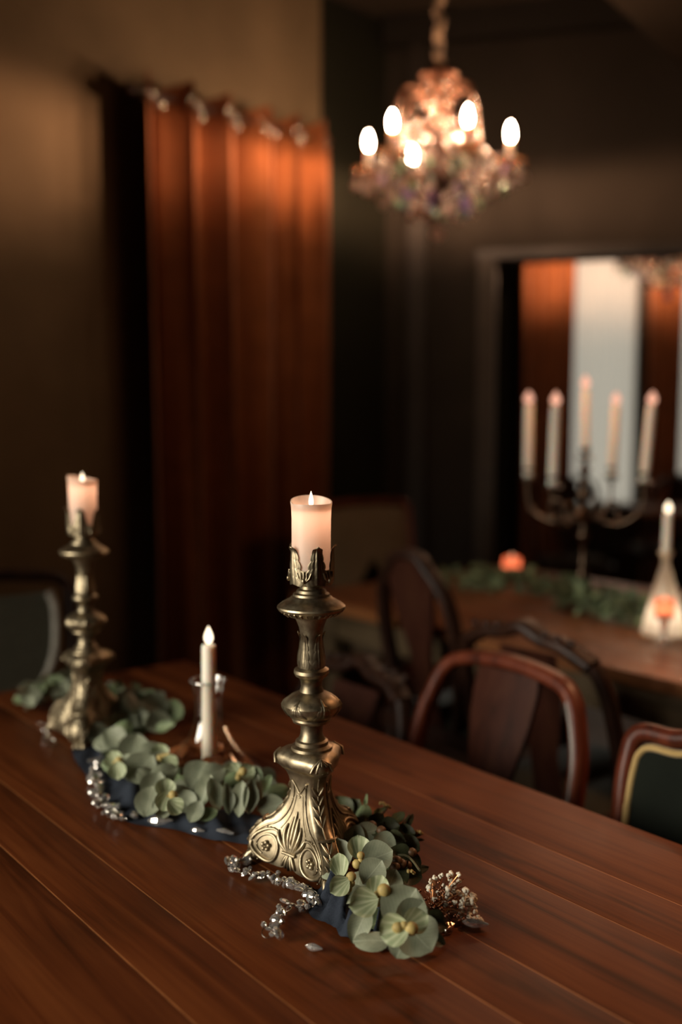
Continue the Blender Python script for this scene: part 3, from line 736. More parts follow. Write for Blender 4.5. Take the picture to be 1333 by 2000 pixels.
taper('lit ivory taper candle standing in the clear glass on the near table', gp + V((0, 0, 0.002)), 0.0135, 0.240, (0, R(0.4)), 0.033, 0.0082)

# ------------------------------------------------------------------ foliage pieces
rnd = random.Random(77)
def leaf_mesh(name, mat, ratio=0.85, cup=0.25, bend=0.2, point=0.5, wav=0.03, seed=0, fold=0.0):
    rn = random.Random(seed); p1, p2 = rn.uniform(0, 6), rn.uniform(0, 6)
    def fn(u, v):
        x = u * 2 - 1
        w = ratio * 0.5 * (math.sin(math.pi * v ** (0.72 + 0.5 * (1 - point))) ** 0.62 if 0 < v < 1 else 0.0) + (0.012 if v == 0 else 0)
        px = x * w; z = cup * px * px * 2 + bend * (v - 0.5) ** 2 - bend * 0.25 + wav * math.sin(v * 7 + p1) * x + 0.6 * wav * math.sin(x * 4 + p2) * v + fold * abs(px)
        return V((px, v, z))
    return MB().grid(fn, 6, 9).mesh(name, mat, True, None)
LEAVES = [leaf_mesh('leaf', M['leaf'], r, c, b, p, 0.03, i) for i, (r, c, b, p) in enumerate([(0.95, 0.35, 0.25, 0.4), (0.85, -0.2, -0.22, 0.5), (1.05, 0.25, 0.3, 0.3), (0.78, 0.5, -0.2, 0.6)])]
LEAVES_B = [leaf_mesh('leaf', M['leaf_b'], r, c, b, p, 0.04, i + 9) for i, (r, c, b, p) in enumerate([(0.8, 0.4, 0.3, 0.5), (0.9, -0.3, -0.3, 0.4), (0.6, 0.5, 0.3, 0.8)])]
LEAVES_D = [leaf_mesh('leaf', M['leaf_d'], r, c, b, p, 0.04, i + 19) for i, (r, c, b, p) in enumerate([(0.8, 0.4, 0.3, 0.5), (0.55, -0.3, -0.3, 0.8), (0.95, 0.4, 0.3, 0.3)])]
LEAVES_G = [leaf_mesh('leaf', M['leaf_g'], r, c, b, p, 0.05, i + 29) for i, (r, c, b, p) in enumerate([(0.8, 0.4, 0.3, 0.5), (0.6, -0.3, -0.3, 0.8), (0.95, 0.4, 0.3, 0.3)])]
LEAVES_R = [leaf_mesh('leaf', M['leaf_r'], r, c, b, p, 0.06, i + 39) for i, (r, c, b, p) in enumerate([(0.8, 0.6, 0.4, 0.5), (0.7, -0.4, -0.5, 0.7)])]
PETALS = [leaf_mesh('petal', M['petal'], 1.0, 0.55, 0.35, 0.35, 0.03, i + 49) for i in range(3)]
IMR = V((1, 0, 0)); IMU = V((0, math.sin(PITCH), math.cos(PITCH)))
def oriented(me, name, parent, c, tipdir, normal, size, wide=1.0):
    n = normal.normalized(); y = (tipdir - n * tipdir.dot(n))
    if y.length < 1e-4: y = n.orthogonal()
    y.normalize(); x = y.cross(n)
    low = min((c + y * (size * .5 * k) + x * (size * wide * .5 * j)).z for k in (-1, 0, 1) for j in (-1, 1) if k == 0 or j == 1) - 0.10 * size
    if low < TZ + .002: c = c + V((0, 0, min(.02, TZ + .002 - low)))
    base = c - y * size * 0.5 - parent.location
    Mx = Matrix((( *(x * size * wide), 0), (*(y * size), 0), (*(n * size), 0), (0, 0, 0, 1))).transposed()
    Mx.translation = base
    o = link(name, me, parent); o.matrix_local = Mx
    return o
def put(parent, me, px, py, z, diam_px, ang, up=0.5, sidew=0.0, wide=1.0, name='leaf'):
    """leaf centred z above the table; ang = tip direction as seen from the seats, up = how far it faces up"""
    c = on_z(px, py, TZ + z); d = (V((0, 0, CAMZ)) - c); dist = d.length; d.normalize()
    t = IMR * math.cos(R(ang)) + IMU * math.sin(R(ang))
    n = d * (1 - up) + V((0, 0, 1)) * up + IMR * sidew
    size = diam_px / FPX * dist
    return oriented(me, name, parent, c, t, n, size, wide)
def pick(a): return a[rnd.randrange(len(a))]

# front bunch
fo = on_z(740, 1760)
fg = thing('eucalyptus_garland', 'grey green eucalyptus and pale green blossoms in front of the near candlestick', 'garland', fo)
for px, py, z, dm, an, up, sw, wd, me in [
    (716, 1627, 0.052, 52, 20, 0.35, 0.0, 1.0, LEAVES[1]), (752, 1647, 0.048, 46, -20, 0.4, 0.3, 1.1, LEAVES[0]), (690, 1640, 0.045, 50, 150, 0.4, -0.3, 1.1, LEAVES[2]),
    (736, 1673, 0.056, 66, 25, 0.3, 0.1, 0.95, LEAVES[0]), (662, 1672, 0.045, 66, 105, 0.2, -0.35, 0.85, LEAVES[2]), (650, 1700, 0.035, 54, 190, 0.25, -0.4, 0.9, LEAVES[3]),
    (728, 1703, 0.058, 56, 55, 0.25, 0.0, 1.0, LEAVES[0]), (765, 1722, 0.045, 50, 60, 0.25, 0.3, 0.9, LEAVES[0]), (700, 1730, 0.035, 56, -100, 0.3, 0.0, 0.95, LEAVES[1]),
    (690, 1750, 0.030, 50, 200, 0.4, -0.2, 0.9, LEAVES[3]), (788, 1775, 0.052, 88, 60, 0.25, 0.05, 1.0, LEAVES[2]), (806, 1790, 0.046, 74, 30, 0.3, 0.3, 0.9, LEAVES[0]),
    (704, 1808, 0.022, 66, -110, 0.15, -0.1, 0.85, LEAVES[3]), (815, 1838, 0.026, 76, -55, 0.25, 0.1, 1.05, LEAVES[2]), (726, 1846, 0.010, 68, 170, 0.55, -0.1, 0.75, LEAVES[1]),
    (786, 1846, 0.020, 52, -110, 0.3, 0.0, 1.1, LEAVES[0]), (850, 1800, 0.022, 50, -20, 0.4, 0.4, 0.9, LEAVES_D[2]), (745, 1795, 0.020, 52, 220, 0.3, 0.0, 0.9, LEAVES_B[0]),
    (843, 1835, 0.015, 54, -40, 0.6, 0.3, 0.9, LEAVES_D[0]), (770, 1690, 0.035, 50, 20, 0.5, 0.3, 1.0, LEAVES_B[1])]:
    put(fg, me, px, py, z, dm, an, up, sw, wd)
def blossom(parent, cx, cy, z, petals, rc=13, ca=0):
    """two or three striped petals round an ochre centre"""
    c = on_z(cx, cy, TZ + z) ; d = (V((0, 0, CAMZ)) - c).normalized(); dist = (V((0, 0, CAMZ)) - c).length
    q = MB(); s = 1.3 * rc / FPX * dist
    for k, (a, l) in enumerate(((ca, 0.75), (ca + 170, 0.6), (ca + 80, 0.35))):
        dd = IMR * math.cos(R(a)) + IMU * math.sin(R(a)); q.ico(tuple(dd * s * l), s * (0.72 - 0.14 * k), 2, (1, 0.8, 1))
    b = q.build('blossom', M['centre'], parent, angle=None); b.location = c - parent.location + d * 0.006
    for px, py, dm, an, wd in petals:
        cc = on_z(px, py, TZ + z); t = IMR * math.cos(R(an)) + IMU * math.sin(R(an))
        sz = dm / FPX * dist; n = (d + IMR * rnd.uniform(-0.25, 0.25) + V((0, 0, 0.15))).normalized()
        y = (t - n * t.dot(n)).normalized(); x = y.cross(n)
        Mx = Matrix(((*(x * sz * wd), 0), (*(y * sz), 0), (*(n * sz), 0), (0, 0, 0, 1))).transposed()
        Mx.translation = cc - y * sz * 0.5 + d * 0.004 - parent.location - b.location
        o = link('petal', pick(PETALS), b); o.matrix_local = Mx
blossom(fg, 701, 1678, 0.058, [(701, 1655, 46, 90, 1.0)], 10, 250)
blossom(fg, 681, 1722, 0.050, [(664, 1690, 46, 100, 0.8), (664, 1730, 42, 215, 0.9)], 13, 250)
blossom(fg, 743, 1752, 0.058, [(739, 1733, 46, 75, 0.95), (711, 1763, 56, 195, 0.95)], 14, 60)
blossom(fg, 789, 1814, 0.052, [(771, 1817, 56, 200, 1.05), (812, 1800, 52, 30, 0.9)], 14, 0)
MB().tube(cr([on_z(a, b, TZ + 0.012) - fo for a, b in ((655, 1650), (700, 1690), (740, 1740), (790, 1800), (815, 1840))], 5), 0.003, 6).build('stem', M['stem'], fg)

# dark sprig behind it
do = on_z(755, 1640)
dg = thing('foliage_sprig', 'dark olive sprig with small leaves and brown seeds behind the front blossoms', 'foliage', do)
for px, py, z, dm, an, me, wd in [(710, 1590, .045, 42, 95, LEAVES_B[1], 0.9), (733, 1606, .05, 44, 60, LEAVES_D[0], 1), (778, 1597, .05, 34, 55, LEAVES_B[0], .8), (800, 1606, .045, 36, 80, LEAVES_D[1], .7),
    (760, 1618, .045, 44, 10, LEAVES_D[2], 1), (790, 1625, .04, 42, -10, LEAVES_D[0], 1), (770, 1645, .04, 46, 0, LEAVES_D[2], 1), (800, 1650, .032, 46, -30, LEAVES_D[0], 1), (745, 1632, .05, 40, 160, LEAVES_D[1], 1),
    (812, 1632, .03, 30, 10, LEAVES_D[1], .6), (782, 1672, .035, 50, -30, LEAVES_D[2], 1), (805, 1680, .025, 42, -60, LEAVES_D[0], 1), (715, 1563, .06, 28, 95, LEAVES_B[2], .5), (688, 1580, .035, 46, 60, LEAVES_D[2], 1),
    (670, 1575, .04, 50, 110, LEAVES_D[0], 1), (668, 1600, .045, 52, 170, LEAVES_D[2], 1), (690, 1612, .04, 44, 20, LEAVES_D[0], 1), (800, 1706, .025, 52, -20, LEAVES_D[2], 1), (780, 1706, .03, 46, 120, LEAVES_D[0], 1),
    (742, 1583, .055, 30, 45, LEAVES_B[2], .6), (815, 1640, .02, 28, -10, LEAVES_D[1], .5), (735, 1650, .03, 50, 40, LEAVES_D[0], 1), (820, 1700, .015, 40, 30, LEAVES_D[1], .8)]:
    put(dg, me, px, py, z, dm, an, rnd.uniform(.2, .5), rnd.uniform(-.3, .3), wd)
bm_ = MB().ico((0, 0, 0), 0.0075, 2, (1, 1, 0.9)).mesh('seed', M['bud'])
for px, py, z in [(727, 1612, .055), (745, 1622, .055), (757, 1634, .05), (776, 1681, .045), (785, 1687, .04), (772, 1692, .04), (738, 1626, .05), (805, 1665, .035), (795, 1690, .035)]:
    link('seed', bm_, dg, on_z(px, py, TZ + z) - do)
fm = MB()
for a in range(5): fm.ico((0.004 * math.cos(a * 1.256), 0.004 * math.sin(a * 1.256), 0.001 * a), 0.0028, 1)
fm_ = fm.mesh('floret', M['centre'])
for px, py, z in [(757, 1577, .06), (803, 1705, .035), (748, 1572, .06), (819, 1628, .035)]: link('floret', fm_, dg, on_z(px, py, TZ + z) - do)
st = MB()
for q in [((690, 1640), (715, 1600), (716, 1552)), ((700, 1650), (740, 1600), (757, 1577)), ((720, 1660), (775, 1620), (800, 1592)), ((730, 1680), (790, 1670), (820, 1700))]:
    st.tube(cr([on_z(a, b, TZ + zz) - do for (a, b), zz in zip(q, (.015, .04, .055))], 5), 0.0016, 5)
st.build('stem', M['stem'], dg)

# baby's breath
bo = on_z(862, 1790)
bb = thing('dried_flowers', 'small bunch of dried white baby\'s breath on copper stems beside the front blossoms', 'flowers', bo)
fl = MB()
for k in range(6): fl.ico((rnd.uniform(-1, 1) * 0.0016, rnd.uniform(-1, 1) * 0.0016, rnd.uniform(-1, 1) * 0.0016), 0.0019, 1)
fl_ = fl.mesh('floret', M['floret']); st = MB(); root = V((-0.010, 0.0, 0.008)); rn = random.Random(4)
heads = [(862, 1710), (879, 1708), (896, 1708), (897, 1722), (842, 1722), (850, 1715), (885, 1728), (909, 1738), (912, 1742), (868, 1748), (878, 1752), (890, 1762), (905, 1760), (915, 1765), (924, 1760), (927, 1770), (929, 1780), (917, 1782), (905, 1778), (899, 1785), (919, 1792), (930, 1796), (936, 1795), (846, 1740), (856, 1744), (872, 1765), (886, 1775), (910, 1755), (898, 1744), (924, 1752), (880, 1718), (866, 1730), (848, 1756), (839, 1733), (874, 1740), (888, 1742), (903, 1768)]
for px, py in heads:
    z = max(0.008, 0.055 - 0.0006 * max(0, py - 1710) - rn.uniform(0, .012)); c = on_z(px, py, TZ + z) - bo
    o = link('floret', fl_, bb, c); s_ = rn.uniform(1.0, 2.0); o.scale = (s_, s_, s_); o.rotation_euler = (rn.uniform(0, 6), rn.uniform(0, 6), 0)
    mid = root.lerp(c, 0.55) + V((rn.uniform(-1, 1) * .006, rn.uniform(-1, 1) * .006, .006)); st.tube([root, mid, c], 0.0006, 4)
for k in range(60):
    c = V((rn.gauss(0, .013), rn.gauss(0, .016), abs(rn.gauss(.016, .012)))); st.tube([root, root.lerp(c, .6) + V((0, 0, .005)), c], 0.0006, 4)
o = st.build('stems', M['copper'], bb)
cb = MB().ico((0, 0, 0), 0.0026, 1).mesh('copper_bead', M['gilt'])
for k in range(90):
    link('copper_bead', cb, bb, V((rn.gauss(-.002, .014), rn.gauss(0, .017), abs(rn.gauss(.012, .011)) + .003)))

# garlands along the table
def scatter_garland(g, org, path, n, sets, zr, spread, size, extra_up=0.3, name='leaf', seed=0):
    rn = random.Random(seed); pts = cr([on_z(a, b) for a, b in path], 8)
    for i in range(n):
        q = pts[rn.randrange(len(pts))]; w = max(-1, min(1, rn.gauss(0, .55)))
        c = q + V((rn.uniform(-1, 1) * spread, w * spread, 0)); c.z = TZ + zr[0] + (zr[1] - zr[0]) * (1 - abs(w)) * rn.uniform(.3, 1)
        t = V((rn.uniform(-1, 1), rn.uniform(-1, 1), rn.uniform(-.5, .7))); d = (V((0, 0, CAMZ)) - c).normalized()
        n_ = d * 0.7 + V((rn.uniform(-.8, .8), rn.uniform(-.5, .5), extra_up + rn.uniform(0, .6)))
        ms = sets[rn.randrange(len(sets))]
        oriented(ms[rn.randrange(len(ms))], name, g, c, t, n_, rn.uniform(*size), rn.uniform(.8, 1.1))
mo = on_z(330, 1540)
mg = thing('eucalyptus_garland', 'long soft eucalyptus garland lying between the two brass candlesticks', 'garland', mo)
P1 = [(205, 1440), (218, 1478), (262, 1490), (296, 1520), (312, 1560), (350, 1568), (400, 1562), (440, 1552), (485, 1562), (530, 1568), (556, 1570)]
MB().tube(cr([on_z(a, b, TZ + .012) - mo for a, b in P1], 5), 0.003, 6).build('stem', M['stem'], mg)
for px, py, z, dm, an, up, sw, wd, me in [
    (262, 1462, .05, 62, 80, .3, 0, 1, LEAVES[0]), (290, 1470, .06, 58, 45, .35, .1, .8, LEAVES[1]), (310, 1490, .05, 62, -10, .3, .2, .7, LEAVES[0]), (275, 1500, .05, 66, 230, .25, 0, .9, LEAVES[2]), (255, 1500, .045, 60, 120, .3, -.2, .9, LEAVES[3]),
    (320, 1512, .055, 62, 30, .3, .2, .75, LEAVES[1]), (300, 1535, .045, 58, 250, .3, 0, .9, LEAVES[0]), (225, 1440, .05, 50, 150, .3, -.2, .9, LEAVES[0]), (205, 1450, .04, 46, 200, .3, -.2, .9, LEAVES[1]), (240, 1428, .05, 48, 60, .3, .1, .9, LEAVES_B[1]),
    (222, 1490, .04, 48, 190, .3, -.2, .9, LEAVES_B[1]), (290, 1565, .04, 58, 260, .2, -.1, .85, LEAVES[2]), (318, 1575, .03, 46, 270, .2, 0, .9, LEAVES[0]), (350, 1555, .04, 56, 0, .25, .2, .9, LEAVES[1]), (362, 1565, .035, 50, -50, .25, 0, .9, LEAVES[0]),
    (388, 1515, .06, 60, 60, .25, 0, 1, LEAVES[2]), (415, 1512, .062, 58, 30, .3, .2, .9, LEAVES[1]), (400, 1545, .05, 66, 80, .15, -.5, .6, LEAVES[0]), (420, 1550, .05, 62, 100, .15, .4, .55, LEAVES[2]), (444, 1560, .045, 60, 85, .15, .5, .45, LEAVES[0]),
    (470, 1560, .045, 66, 95, .1, -.5, .55, LEAVES[2]), (488, 1555, .048, 66, 75, .15, .4, .5, LEAVES[0]), (505, 1545, .05, 60, 80, .15, .5, .4, LEAVES[1]), (382, 1585, .025, 44, 250, .2, -.2, .8, LEAVES[0]), (405, 1590, .02, 40, 200, .2, 0, .8, LEAVES_B[0]),
    (530, 1575, .03, 54, 200, .3, 0, .8, LEAVES[2]), (520, 1530, .05, 40, 60, .3, .2, .8, LEAVES_B[2]), (545, 1545, .04, 44, 20, .3, .2, .8, LEAVES_B[1]), (500, 1515, .055, 36, 100, .3, 0, .9, LEAVES_B[0]), (455, 1525, .055, 40, 60, .3, .1, .9, LEAVES_B[1])]:
    put(mg, me, px, py, z, dm, an, up, sw, wd)
scatter_garland(mg, mo, P1, 46, [LEAVES, LEAVES, LEAVES_B], (.012, .045), .03, (.028, .05), seed=3)
blossom(mg, 330, 1560, .055, [(322, 1540, 40, 90, 1), (322, 1565, 38, 250, 1), (342, 1575, 34, 320, 1)], 10, 40)
blossom(mg, 320, 1480, .06, [(312, 1470, 36, 100, 1), (332, 1490, 34, 330, .9)], 9, 10)
blossom(mg, 228, 1494, .05, [(222, 1484, 36, 110, 1), (230, 1505, 34, 280, 1)], 9, 60)
blossom(mg, 470, 1515, .06, [(455, 1508, 36, 150, 1), (482, 1508, 34, 40, 1)], 9, 60)
bo2 = on_z(250, 1400)
bg = thing('eucalyptus_garland', 'blurred eucalyptus sprigs to both sides behind the far left candlestick', 'garland', bo2)
MB().tube(cr([on_z(a, b, TZ + .012) - bo2 for a, b in ((50, 1385), (120, 1365), (200, 1380), (260, 1400), (300, 1425))], 5), 0.003, 6).build('stem', M['stem'], bg)
scatter_garland(bg, bo2, [(55, 1392), (85, 1375), (120, 1362), (140, 1355)], 30, [LEAVES, LEAVES, LEAVES_B], (.015, .055), .035, (.035, .055), seed=5)
scatter_garland(bg, bo2, [(245, 1410), (270, 1415), (285, 1425), (295, 1432)], 30, [LEAVES, LEAVES_B, LEAVES], (.015, .075), .045, (.04, .065), seed=6)
scatter_garland(bg, bo2, [(205, 1375), (235, 1370), (245, 1372)], 12, [LEAVES_D, LEAVES_B], (.015, .045), .03, (.035, .05), seed=7)
# added rust leaves imitating amber light seen through the glass
ro_ = on_z(400, 1512)
rg = thing('amber_glow_leaves', 'added rust brown leaves imitating amber light around the foot of the near taper candle', 'leaves', ro_)
rn = random.Random(8)
for i in range(26):
    a = rn.uniform(0, 6.28); q = ro_ + V((math.cos(a) * rn.uniform(.03, .08), math.sin(a) * rn.uniform(.03, .075), 0)); q.z = TZ + rn.uniform(.01, .04)
    oriented(pick(LEAVES_R), 'leaf', rg, q, V((rn.uniform(-1, 1), rn.uniform(-1, 1), rn.uniform(-.3, .5))), V((rn.uniform(-.6, .6), rn.uniform(-1, 0), 1)), rn.uniform(.035, .055))

# far garlands
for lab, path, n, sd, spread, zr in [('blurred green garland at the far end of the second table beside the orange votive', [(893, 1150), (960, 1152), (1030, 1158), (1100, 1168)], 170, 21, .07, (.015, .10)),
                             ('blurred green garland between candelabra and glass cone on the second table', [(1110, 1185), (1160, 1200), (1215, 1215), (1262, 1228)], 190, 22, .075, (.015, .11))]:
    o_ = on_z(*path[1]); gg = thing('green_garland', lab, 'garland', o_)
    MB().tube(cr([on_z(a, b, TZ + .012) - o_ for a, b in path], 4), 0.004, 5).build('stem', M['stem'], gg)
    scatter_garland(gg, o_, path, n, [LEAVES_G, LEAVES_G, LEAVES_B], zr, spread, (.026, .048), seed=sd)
o_ = on_z(1325, 1225); gg = thing('green_garland', 'blurred green sprig right of the glass cone at the picture edge', 'garland', o_)
MB().tube([on_z(1300, 1220, TZ + .012) - o_, on_z(1350, 1240, TZ + .012) - o_], 0.004, 5).build('stem', M['stem'], gg)
scatter_garland(gg, o_, [(1305, 1222), (1350, 1235)], 30, [LEAVES_G], (.015, .08), .06, (.035, .06), seed=23)

# navy cloth
def cloth(label, path, width, hgt, seed, nl=90, nw=14):
    pts = cr([on_z(a, b) for a, b in path], 10); rn = random.Random(seed); ph = [rn.uniform(0, 6) for _ in range(6)]
    o = on_z(*path[len(path) // 2])
    def fn(u, v):
        f = u * (len(pts) - 1); i = min(int(f), len(pts) - 2); p = pts[i].lerp(pts[i + 1], f - i)
        t = (pts[i + 1] - pts[i]).normalized(); s = V((-t.y, t.x, 0)); w = (v - .5) * (width + 0.012 * math.sin(u * 19 + ph[5]))
        h = hgt * (0.5 + 0.5 * math.sin(v * 9 + u * 7 + ph[0])) * 0.5 + hgt * 0.5 * (0.5 + 0.5 * math.sin(u * 31 + v * 4 + ph[1])) * math.sin(math.pi * v)
        h += hgt * .25 * math.sin(u * 55 + v * 13 + ph[2]); h = max(0.0012, h * (0.25 + math.sin(math.pi * min(1, max(0, v)))))
        q = p + s * w - o; q.z = h; return q
    m = MB().grid(fn, nl, nw)
    return tag(m.build('table_runner', M['navy'], None, angle=None, loc=o), label, 'cloth')
cloth('crumpled dark navy gauze runner under the long garland between the candlesticks', [(196, 1455), (218, 1500), (252, 1545), (300, 1585), (370, 1600), (440, 1612), (510, 1628), (560, 1640)], 0.105, 0.016, 3)
cloth('rolled end of navy gauze under the front blossoms', [(650, 1735), (672, 1775), (705, 1800), (750, 1815), (790, 1825)], 0.085, 0.034, 9, 50)

# ------------------------------------------------------------------ crystal strands
octa = MB().lathe([(0.0015, -0.0030), (0.0062, -0.0022), (0.0082, 0), (0.0062, 0.0022), (0.0015, 0.0030)], 8).mesh('bead', M['crystal'], False)
small = MB().ico((0, 0, 0), 0.0042, 1).mesh('bead', M['crystal'], False)
ringm = MB().tube([(0.0068 * math.cos(a), 0.0068 * math.sin(a), 0) for a in [2 * math.pi * i / 16 for i in range(16)]], 0.0008, 5, closed=True).mesh('link', M['chain'])
ringb = MB().tube([(0.0092 * math.cos(a), 0.0092 * math.sin(a), 0) for a in [2 * math.pi * i / 18 for i in range(18)]], 0.0008, 5, closed=True).mesh('ring', M['chain'])
drop = MB().lathe([(0.0008, -0.016), (0.0045, -0.010), (0.0062, -0.003), (0.0042, 0.006), (0.0018, 0.012), (0.0006, 0.0145)], 8).mesh('pendant', M['crystal_bright'], False)
def strand(label, path, step, seed, jitter=0.004, name='crystal_strand', extra=0):
    rn = random.Random(seed); pts = cr([on_z(a, b) for a, b in path], 20); o = pts[0].copy()
    t = thing(name, label, 'beads', o); acc = 0; last = pts[0]; k = 0
    for p in pts:
        acc += (p - last).length; last = p
        if acc < step: continue
        acc = 0; k += 1
        c = p - o + V((rn.uniform(-1, 1) * jitter, rn.uniform(-1, 1) * jitter, 0))
        me = (octa, ringm, small, octa, ringb)[k % 5]
        q = link(me.name.split('.')[0], me, t, c + V((0, 0, 0.0062 + rn.uniform(0, .003)))); q.scale = (.82, .82, .82)
        q.rotation_euler = (rn.uniform(-.75, .75), rn.uniform(-.75, .75), rn.uniform(0, 6))
        for e in range(extra):
            q = link('bead', rn.choice((small, octa)), t, c + V((rn.uniform(-1, 1) * .010, rn.uniform(-1, 1) * .010, .006 + rn.uniform(0, .006)))); q.rotation_euler = (rn.uniform(-1, 1), rn.uniform(-1, 1), 0)
    return t
strand('strand of clear crystal beads snaking from under the near candlestick to the front', [(488, 1682), (462, 1690), (455, 1706), (480, 1716), (520, 1722), (550, 1728), (575, 1738), (600, 1748), (618, 1765), (600, 1782), (570, 1780), (552, 1792), (542, 1808), (525, 1826), (540, 1840)], 0.0068, 1, .0025, extra=1)
strand('heaped strand of clear crystal beads beside the navy runner at left', [(184, 1490), (188, 1515), (196, 1540), (190, 1565), (212, 1585), (232, 1590), (212, 1600), (240, 1605), (268, 1600)], 0.0075, 2, .007, extra=2)
strand('short crystal strand at the foot of the far left candlestick', [(66, 1422), (84, 1420), (92, 1440), (84, 1462), (104, 1458)], 0.012, 3, .004)
strand('rose gold crystal beads peeping from the added rust leaves by the glass', [(350, 1515), (362, 1508), (372, 1518), (380, 1510), (372, 1526)], 0.010, 5, .005)
def loose(label, px, py, me, rot, sc=1.0, name='crystal', cat='crystal', lift=.005):
    o = link(name, me, None, on_z(px, py, TZ) + V((0, 0, lift))); o.rotation_euler = rot; o.scale = (sc, sc, sc); return tag(o, label, cat)
long_ = MB().lathe([(0.001, -0.021), (0.006, -0.014), (0.008, -0.004), (0.0075, 0.004), (0.004, 0.014), (0.002, 0.021), (0.0008, 0.022)], 7).mesh('crystal', M['crystal_bright'], False)
loose('long clear crystal prism lying right of the dried white flowers', 929, 1813, long_, (R(90), 0, R(75)), .8, lift=.0068)
loose('single small clear crystal alone in front of the bead strand', 615, 1858, drop, (R(84), 0, R(60)), .8)
loose('clear crystal drop in front of the navy runner, left of the two', 315, 1612, drop, (R(86), 0, R(80)), 1.4, lift=.008)
loose('flat clear crystal at the navy runner edge close to the near candlestick', 438, 1634, long_, (R(88), 0, R(70)), .8, lift=.007)
loose('tiny clear crystal between two larger ones along the navy runner', 388, 1628, drop, (R(86), 0, R(70)), .8)
cl = thing('bead_clasp', 'small rose gold clasp and beads below the dried white flowers', 'beads', on_z(868, 1825))
for i, (dx, dy) in enumerate(((-.006, 0), (0, -.004), (.006, 0), (.002, .006), (-.003, .007))): q = link('ring', ringm, cl, (dx, dy, .005)); q.rotation_euler = (i, i * 2, 0); q.scale = (.7, .7, .7)
for i in range(5): link('bead', bdm, cl, (-.01 + .005 * i, .012, .006))

# ------------------------------------------------------------------ chairs
def mirror(pts): return [V((-p[0], p[1], p[2])) for p in reversed(pts)]
def chair_legs(t, mat, w=0.21, d=0.20, zs=0.43, back=True):
    for s in (-1, 1):
        MB().sweep([(s * (w - .01), d, zs), (s * w, d + .012, zs * .6), (s * (w - .01), d - .005, .1), (s * w, d + .015, 0)], rect(.042, .042), (0, 1, 0), scale=[1.1, .9, .65, .75]).build('leg', mat, t)
        if back: MB().sweep([(s * (w - .02), -d, zs + .03), (s * (w - .02), -d - .01, .25), (s * (w - .01), -d - .06, 0)], rect(.036, .036), (0, 1, 0), scale=[1, .95, .8]).build('leg', mat, t)
def seat(t, mat, rail, w=0.23, d=0.22, z=0.43):
    MB().box((-w, -d, z - .04), (w, d, z + .015), bev=.006).build('seat_rail', rail, t)
    def top(u, v):
        x = (u * 2 - 1); y = (v * 2 - 1); return V((x * (w - .012), y * (d - .012), z + .012 + .04 * ((1 - x ** 4) * (1 - y ** 4)) ** .5))
    MB().grid(top, 14, 14).build('seat_pad', mat, t, angle=None)
